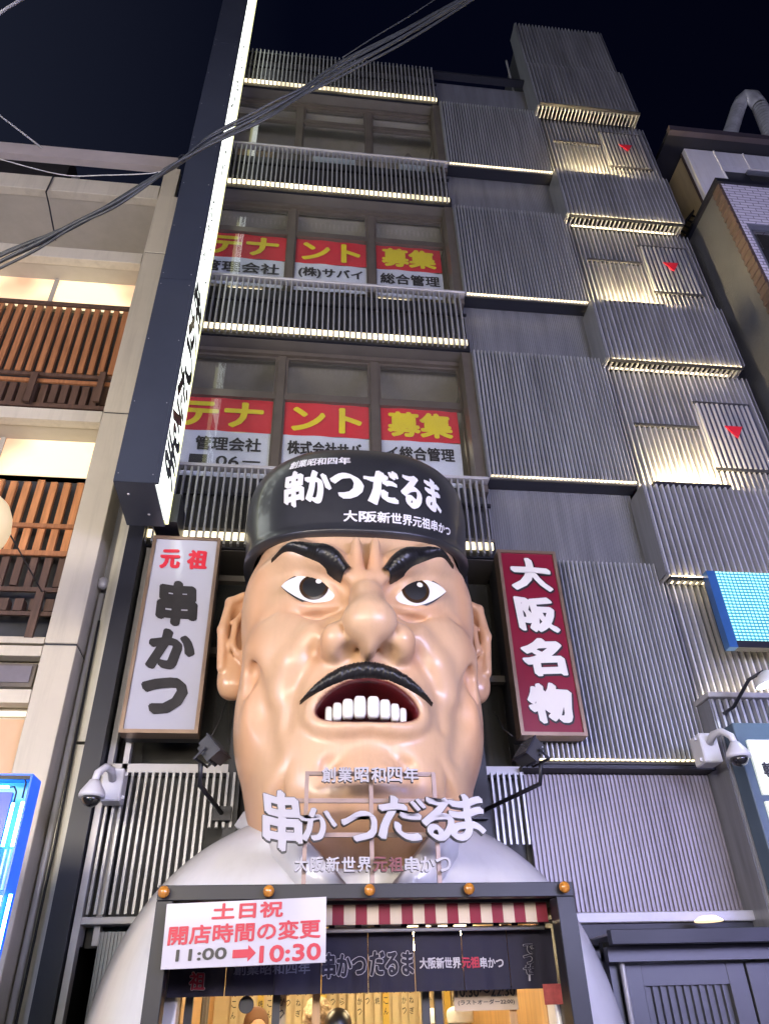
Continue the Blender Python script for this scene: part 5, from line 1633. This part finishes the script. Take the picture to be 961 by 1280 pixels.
# ------------------------------------------------------------------ LED screen, sign and lamp on the tower
sc_ = empty("led_screen", (5.3, 6.8, 5.2), "bright cyan dot matrix screen under the lowest lit tower box", "screen")
a_ = at(893, 719, 6.93); b_ = at(915, 801, 6.93)
LS = bpy.data.materials.new("led_dots"); LS.use_nodes = True; nt = LS.node_tree; p = nt.nodes["Principled BSDF"]
geo = nt.nodes.new("ShaderNodeNewGeometry"); sp_ = nt.nodes.new("ShaderNodeSeparateXYZ"); nt.links.new(geo.outputs["Position"], sp_.inputs[0])
def sawdot(sock, freq, duty):
    m_ = nt.nodes.new("ShaderNodeMath"); m_.operation = 'MULTIPLY'; m_.inputs[1].default_value = freq; nt.links.new(sock, m_.inputs[0])
    f_ = nt.nodes.new("ShaderNodeMath"); f_.operation = 'FRACT'; nt.links.new(m_.outputs[0], f_.inputs[0])
    g_ = nt.nodes.new("ShaderNodeMath"); g_.operation = 'LESS_THAN'; g_.inputs[1].default_value = duty; nt.links.new(f_.outputs[0], g_.inputs[0]); return g_.outputs[0]
dx = sawdot(sp_.outputs["X"], 22, .7); dz = sawdot(sp_.outputs["Z"], 26, .55)
ml = nt.nodes.new("ShaderNodeMath"); ml.operation = 'MULTIPLY'; nt.links.new(dx, ml.inputs[0]); nt.links.new(dz, ml.inputs[1])
ad = nt.nodes.new("ShaderNodeMapRange"); ad.inputs["To Min"].default_value = .7; ad.inputs["To Max"].default_value = 1.9; nt.links.new(ml.outputs[0], ad.inputs["Value"])
p.inputs["Base Color"].default_value = (.01, .02, .03, 1)
cx_ = nt.nodes.new("ShaderNodeMix"); cx_.data_type = 'RGBA'; cx_.inputs[6].default_value = (.05, .50, .85, 1); cx_.inputs[7].default_value = (.42, .95, 1.0, 1)
nt.links.new(ml.outputs[0], cx_.inputs["Factor"]); nt.links.new(cx_.outputs[2], p.inputs["Emission Color"]); nt.links.new(ad.outputs[0], p.inputs["Emission Strength"])
B("display", LS, a_.x, 6.15, 6.93, 6.95, b_.z, a_.z + .05, sc_)
B("bezel", mat("bezel_glow_tint", (.03, .10, .28), .3), a_.x - .10, a_.x - .001, 6.915, 7.02, b_.z - .08, a_.z + .05, sc_)  # left bezel is blue: the screen's glow is put into its colour
B("bezel", STEEL, a_.x, 6.2, 6.915, 7.02, b_.z - .08, b_.z - .001, sc_)
B("housing", STEEL, a_.x, 6.2, 6.951, 7.02, b_.z, a_.z + .05, sc_)
B("mount", STEEL, a_.x + .1, 6.0, 7.021, 7.28, b_.z + .1, b_.z + .2, sc_)
sg = empty("framed_sign", (4.8, 6.7, 3), "dark framed board with pale lit panels at the lower right edge", "sign")
c0 = at(914, 903, 6.72); c1 = at(930, 925, 6.70); mid = at(945, 996, 6.70)
B("frame", mat("blue_grey_frame", (.07, .11, .16), .35), c0.x, 6.2, 6.72, 6.93, 1.3, c0.z, sg, ch=.008)
PL = glow("sign_panel_pale", (.86, .95, .88), .62)
pn = B("lit_panel", PL, c1.x + .02, 6.0, 6.69, 6.719, mid.z + .02, c1.z, sg)
B("lit_panel", PL, c1.x + .02, 6.0, 6.69, 6.719, 1.6, mid.z - .04, sg)
q_ = at(957, 962, 6.69); place_text("lettering", "韓国", INK, (q_.x + .10, 6.69, q_.z), (1, 0, 0), (0, 0, 1), pn, size=.2, fit=(.26, .13), bold=.04)
lp = empty("sign_lamp", tuple(at(940, 850, 6.4)), "white round lamp on a short arm above the framed sign at right", "lamp")
lc = at(960, 850, 6.35)
MB().lathe(lc, (0.25, 0, -1), [(-.09, .03), (-.07, .07), (0, .14), (.03, .15)], 20).build("lamp_shade", mat("lamp_white", (.7, .72, .72), .3), lp, True)
MB().lathe(lc + Vector((.0075, 0, -.031)), (0.25, 0, -1), [(0, .135), (.008, .13)], 20).build("lamp_lens", glow("lamp_lens", (.85, 1, .95), 22), lp)
MB().tube([lc + Vector((-.02, 0, .09)), lc + Vector((-.12, .12, .05)), lc + Vector((-.18, .4, -.12)), lc + Vector((-.18, .62, -.12))], .018, 8).build("arm", STEEL, lp, True)

# ------------------------------------------------------------------ security cameras and floodlights
CW = mat("camera_white", (.62, .62, .66), .35, var=.04); CG = mat("camera_dome_glass", (.01, .01, .012), .06, coat=1)
def cctv(c, s, yb, label):
    """c = centre of the box; s = side of the dome"""
    t_ = empty("security_camera", tuple(c), label, "camera")
    B("junction_box", CW, c.x - .09, c.x + .09, c.y, yb, c.z - .14, c.z + .14, t_, ch=.012)
    for dx in (-.1, .1):
        for dz in (-.1, .1): B("lug", CW, c.x + dx - .014, c.x + dx + .014, c.y + .05, c.y + .07, c.z + dz - .015, c.z + dz + .015, t_)
    pts = [c + Vector((0, 0, .04)), c + Vector((0, -.10, .09)), c + Vector((s * .03, -.20, .09)), c + Vector((s * .07, -.27, .02)), c + Vector((s * .08, -.28, -.06))]
    MB().tube(pts, [.035, .034, .032, .032, .032], 12).build("arm", CW, t_, True)
    d = pts[-1]
    MB().lathe(d, (0, 0, -1), [(-.02, .04), (.02, .065), (.07, .098), (.10, .108), (.12, .108)], 20).build("housing", CW, t_, True)
    MB().lathe(d + Vector((0, 0, -.121)), (0, 0, -1), [(0, .080), (.03, .076), (.06, .055), (.078, .02)], 18).build("dome_window", CG, t_, True)
    return t_
c_ = at(140, 980, 7.0); cctv(Vector((c_.x, 7.0, c_.z)), -1, 7.2, "white dome camera on a box beside the navy edge column, left of the head")
c_ = at(888, 934, 6.75); cctv(Vector((c_.x, 6.75, c_.z)), 1, 6.96, "white dome camera on a box at the right end of the ribbed wall")
def flood(c, s, label):
    t_ = empty("floodlight", tuple(c), label, "floodlight")
    tgt = Vector((HX, 5.9, 4.6)); d = (tgt - c).normalized()
    r_ = d.cross(Vector((0, 0, 1))).normalized(); u_ = r_.cross(d)
    def obox(w, h, a0, a1, name, mm):
        V = [c + r_ * sx * w + u_ * sz * h + d * dd for dd in (a0, a1) for sx, sz in ((-1, -1), (1, -1), (1, 1), (-1, 1))]
        return MB().add(V, [(0, 1, 2, 3), (7, 6, 5, 4), (0, 4, 5, 1), (1, 5, 6, 2), (2, 6, 7, 3), (3, 7, 4, 0)]).build(name, mm, t_)
    obox(.11, .09, -.05, .04, "housing", DARK); obox(.12, .10, .041, .055, "front_rim", STEEL)
    obox(.10, .08, .056, .06, "lens", mat("flood_lens", (.08, .08, .085), .12, coat=1))
    for k_ in range(5):
        V0 = c + r_ * (-.08 + .04 * k_)
        V = [V0 + r_ * sx * .004 + u_ * sz * .075 + d * dd for dd in (-.085, -.051) for sx, sz in ((-1, -1), (1, -1), (1, 1), (-1, 1))]
        MB().add(V, [(0, 1, 2, 3), (7, 6, 5, 4), (0, 4, 5, 1), (1, 5, 6, 2), (2, 6, 7, 3), (3, 7, 4, 0)]).build("cooling_fin", DARK, t_)
    w_ = Vector((HX + s * 1.18, 7.2, c.z - .30))
    MB().tube([c - d * .02 - r_ * .14, c - d * .14 - r_ * .13, c - d * .14 + r_ * .13, c - d * .02 + r_ * .14], .012, 6).build("yoke", STEEL, t_)
    MB().tube([c - d * .14, c - d * .14 + Vector((0, .1, -.15)), w_], .02, 8).build("arm", STEEL, t_, True)
    MB().box(w_.x - .08, w_.x + .08, 7.16, 7.25, w_.z - .06, w_.z + .06).build("arm_clamp", STEEL, t_)
c_ = at(268, 938, 6.3); flood(c_, -1, "black floodlight on a bent arm left of the statue's jaw")
c_ = at(660, 940, 6.3); flood(c_, 1, "black floodlight on a bent arm right of the statue's jaw")
for i, (a_, b_) in enumerate((((262, 925), (285, 870)), ((640, 920), (618, 890)))):
    p0 = at(*a_, 6.4); p1 = at(*b_, 7.4)
    o = MB().tube([p0, p0.lerp(p1, .5) + Vector((0, 0, -.06)), p1], .006, 5).build("power_cable", DARK, None, True)
    tag(o, "thin black cable running up from the %s floodlight" % ("left", "right")[i], "cable")

# ------------------------------------------------------------------ service doors and their canopy, lower right
dr = empty("service_doors", (3.2, 6.6, 0), "grey louvred service doors beneath a low glass canopy at lower right", "door")
DG1 = mat("door_grey", (.085, .088, .105), .4, metal=.2, var=.08)
za = at(800, 1166, 6.3)
cz = at(800, 1180, 6.2).z
B("canopy_beam", STEEL, 2.42, 6.3, 6.20, 6.28, cz, cz + .10, dr, ch=.004)
B("canopy_beam", DG1, 2.45, 6.3, 6.40, 6.48, cz - .10, cz + .0, dr)
for i, (xa, xb) in enumerate(((2.45, 3.32), (3.34, 4.2), (4.22, 5.1), (5.12, 6.0))):
    B("canopy_pane", mat("frosted_pane", (.30, .29, .33), .3, alpha=.8), xa, xb, 6.29, 7.15, cz + .07, cz + .085, dr)
B("header", DARK, 2.5, 6.3, 6.62, 6.7, 1.98, cz + .05, dr)
B("door_jamb", DG1, 2.50, 2.56, 6.55, 6.68, 0, cz - .02, dr)
for i in range(3):
    x0 = 2.60 + i * 1.02
    ztop = at(800, 1206, 6.55).z
    lf = empty("door_leaf", (0, 0, 0)); lf.parent = dr; lf.matrix_parent_inverse = world_of(dr).inverted(); lf.location = (x0, 6.56, 0)
    B("stile", DG1, x0, x0 + .15, 6.54, 6.60, .02, ztop, lf, ch=.003); B("stile", DG1, x0 + .85, x0 + 1.0, 6.54, 6.60, .02, ztop, lf, ch=.003)
    B("top_rail", DG1, x0 + .151, x0 + .849, 6.545, 6.60, ztop - .14, ztop, lf)
    ribs("louvre_panel", x0 + .152, x0 + .848, 6.56, .02, ztop - .141, .062, .025, .5, DG1, lf)
B("gutter_pipe", DG1, 2.57, 2.60, 6.50, 6.53, 0, 1.98, dr)
MB().tube([(2.585, 6.50, 0), (2.585, 6.50, 1.96), (2.60, 6.50, 1.99), (2.78, 6.50, 2.0)], .022, 8).build("downpipe", LGREY, dr, True)
MB().lathe(at(885, 1150, 7.0) , (0, 0, -1), [(-.03, .07), (0, .12), (.012, .12)], 18).build("ceiling_emitter", glow("door_lamp", (1, .75, .42), 1.5), dr)

# ------------------------------------------------------------------ overhead cables
CB = mat("cable_rubber", (.045, .05, .055), .4, var=.2, vscale=10); CBL = mat("cable_pale", (.42, .42, .44), .5, var=.1)
main = [(-20, 338), (0, 326), (60, 298), (130, 262), (185, 228), (228, 200), (262, 176), (320, 148), (370, 120), (430, 84), (500, 47), (560, 12), (600, -12), (640, -40)]
def yc(px): return 5.0 - 1.4 * (px / 640)
def path(pts, dy=0, dz=0):
    P = [at(x, y + dy, yc(x)) + Vector((0, 0, dz)) for x, y in pts]
    out = []
    for i in range(len(P) - 1):      # smooth it
        p0_ = P[max(i - 1, 0)]; p1_ = P[i]; p2_ = P[i + 1]; p3_ = P[min(i + 2, len(P) - 1)]
        for k_ in range(6):
            t = k_ / 6
            out.append(0.5 * ((2 * p1_) + (p2_ - p0_) * t + (2 * p0_ - 5 * p1_ + 4 * p2_ - p3_) * t * t + (3 * p1_ - p0_ - 3 * p2_ + p3_) * t ** 3))
    out.append(P[-1]); return out
offs = [(-9, .014), (-3, .019), (3, .016), (9, .015), (1, .011)]
names = ["topmost dark overhead cable of the twisted bundle", "thickest overhead cable in the middle of the bundle", "overhead cable just beneath the thickest one", "lowest overhead cable of the bundle", "thin overhead cable weaving round the bundle"]
for i, (dy, r_) in enumerate(offs):
    base_ = path(main)
    P = []
    for j, q in enumerate(base_):
        a_ = i * 1.3 + j * .12
        pinch = 1 - .75 * max(math.exp(-((j - 29) / 4) ** 2), math.exp(-((j - 15) / 3) ** 2), math.exp(-((j - 49) / 3) ** 2))
        sp2 = (dy * .011 * pinch)
        P.append(q + Vector((math.sin(a_) * .015, math.cos(a_) * .02, sp2 * 1.2 + math.sin(a_ * .8) * .018)))
    o = MB().tube(P, r_, 7).build("overhead_cable", CB, None, True)
    tag(o, names[i], "cable", "overhead cables crossing the picture")
o = MB().tube(path([(75, 292), (140, 255), (200, 214), (228, 198)]), .006, 6).build("overhead_cable", CB, None, True); tag(o, "thin straight wire above the cable bundle at upper left", "cable", "overhead cables crossing the picture")
o = MB().tube(path([(428, 72), (470, 45), (515, 18), (560, -12)]), .007, 6).build("overhead_cable", CB, None, True); tag(o, "thin wire leaving the bundle at the top centre", "cable", "overhead cables crossing the picture")
o = MB().tube(path([(-10, 196), (75, 218), (130, 219), (200, 215), (225, 199)]), .006, 6).build("overhead_cable", CBL, None, True); tag(o, "pale thin wire sagging before the roof of the left building", "cable", "overhead cables crossing the picture")
o = MB().tube([at(-8, 138, 6.8), at(53, 185, 7.18)], .016, 6).build("stay_rod", CBL, None, True); tag(o, "white stay rod slanting down onto the roof beam at left", "rod")
o = MB().tube([at(-30, 40, 3.6), at(5, 13, 3.6), at(45, -12, 3.6)], .016, 8).build("overhead_cable", CBL, None, True); tag(o, "pale cable cutting the top left corner", "cable", "overhead cables crossing the picture")
for (px, py) in ((228, 199), (47, 304), (425, 80)):
    c_ = at(px, py, yc(px)); o = MB().tube([c_ + Vector((.035 * math.cos(t * .7), -.01, .065 * math.sin(t * .7))) for t in range(10)], .007, 6).build("cable_clamp", STEEL, None, True)
    tag(o, {228: "cable tie round the bundle beside the blade sign", 47: "cable tie round the bundle at the far left", 425: "cable tie round the bundle below the top centre"}[px], "cable tie")
o = MB().tube([at(68, 218, 7.17), at(58, 240, 7.17), at(62, 258, 7.17), at(70, 300, 7.17)], .012, 6).build("wall_cable", STEEL, None, True); tag(o, "thin dark lead zigzagging down the pale fascia at left", "cable")

# ------------------------------------------------------------------ the other side of the street (behind the camera, seen in reflections)
op = empty("opposite_building", (1, -5, 0), "plain dark building across the street behind the viewer with lit shop signs", "building")
B("front_wall", DARK, -12, 14, -3.4, -3.1, 0, 12, op)
LBX = [(-11.5, -8.2, 3.0, 6.5, (.55, .60, 1), 20), (-7.5, -4.6, 2.9, 4.6, (1, .88, .70), 46), (-3.6, -0.6, 3.0, 4.6, (1, .88, .74), 19), (0.2, 2.4, 2.7, 3.9, (1, .90, .78), 14), (3.3, 6.8, 3.2, 5.2, (.60, .61, 1), 36), (7.6, 10.5, 2.8, 4.2, (.50, .46, 1), 30), (-1.4, -0.9, 5.2, 8.4, (.95, .95, 1), 5), (2.6, 3.0, 4.9, 7.4, (.7, .75, 1), 6)]
for i, (x0, x1, z0, z1, c_, s_) in enumerate(LBX):
    B("sign_lightbox", glow("opposite_sign_%d" % i, c_, s_), x0, x1, -3.09, -2.9, z0, z1, op)
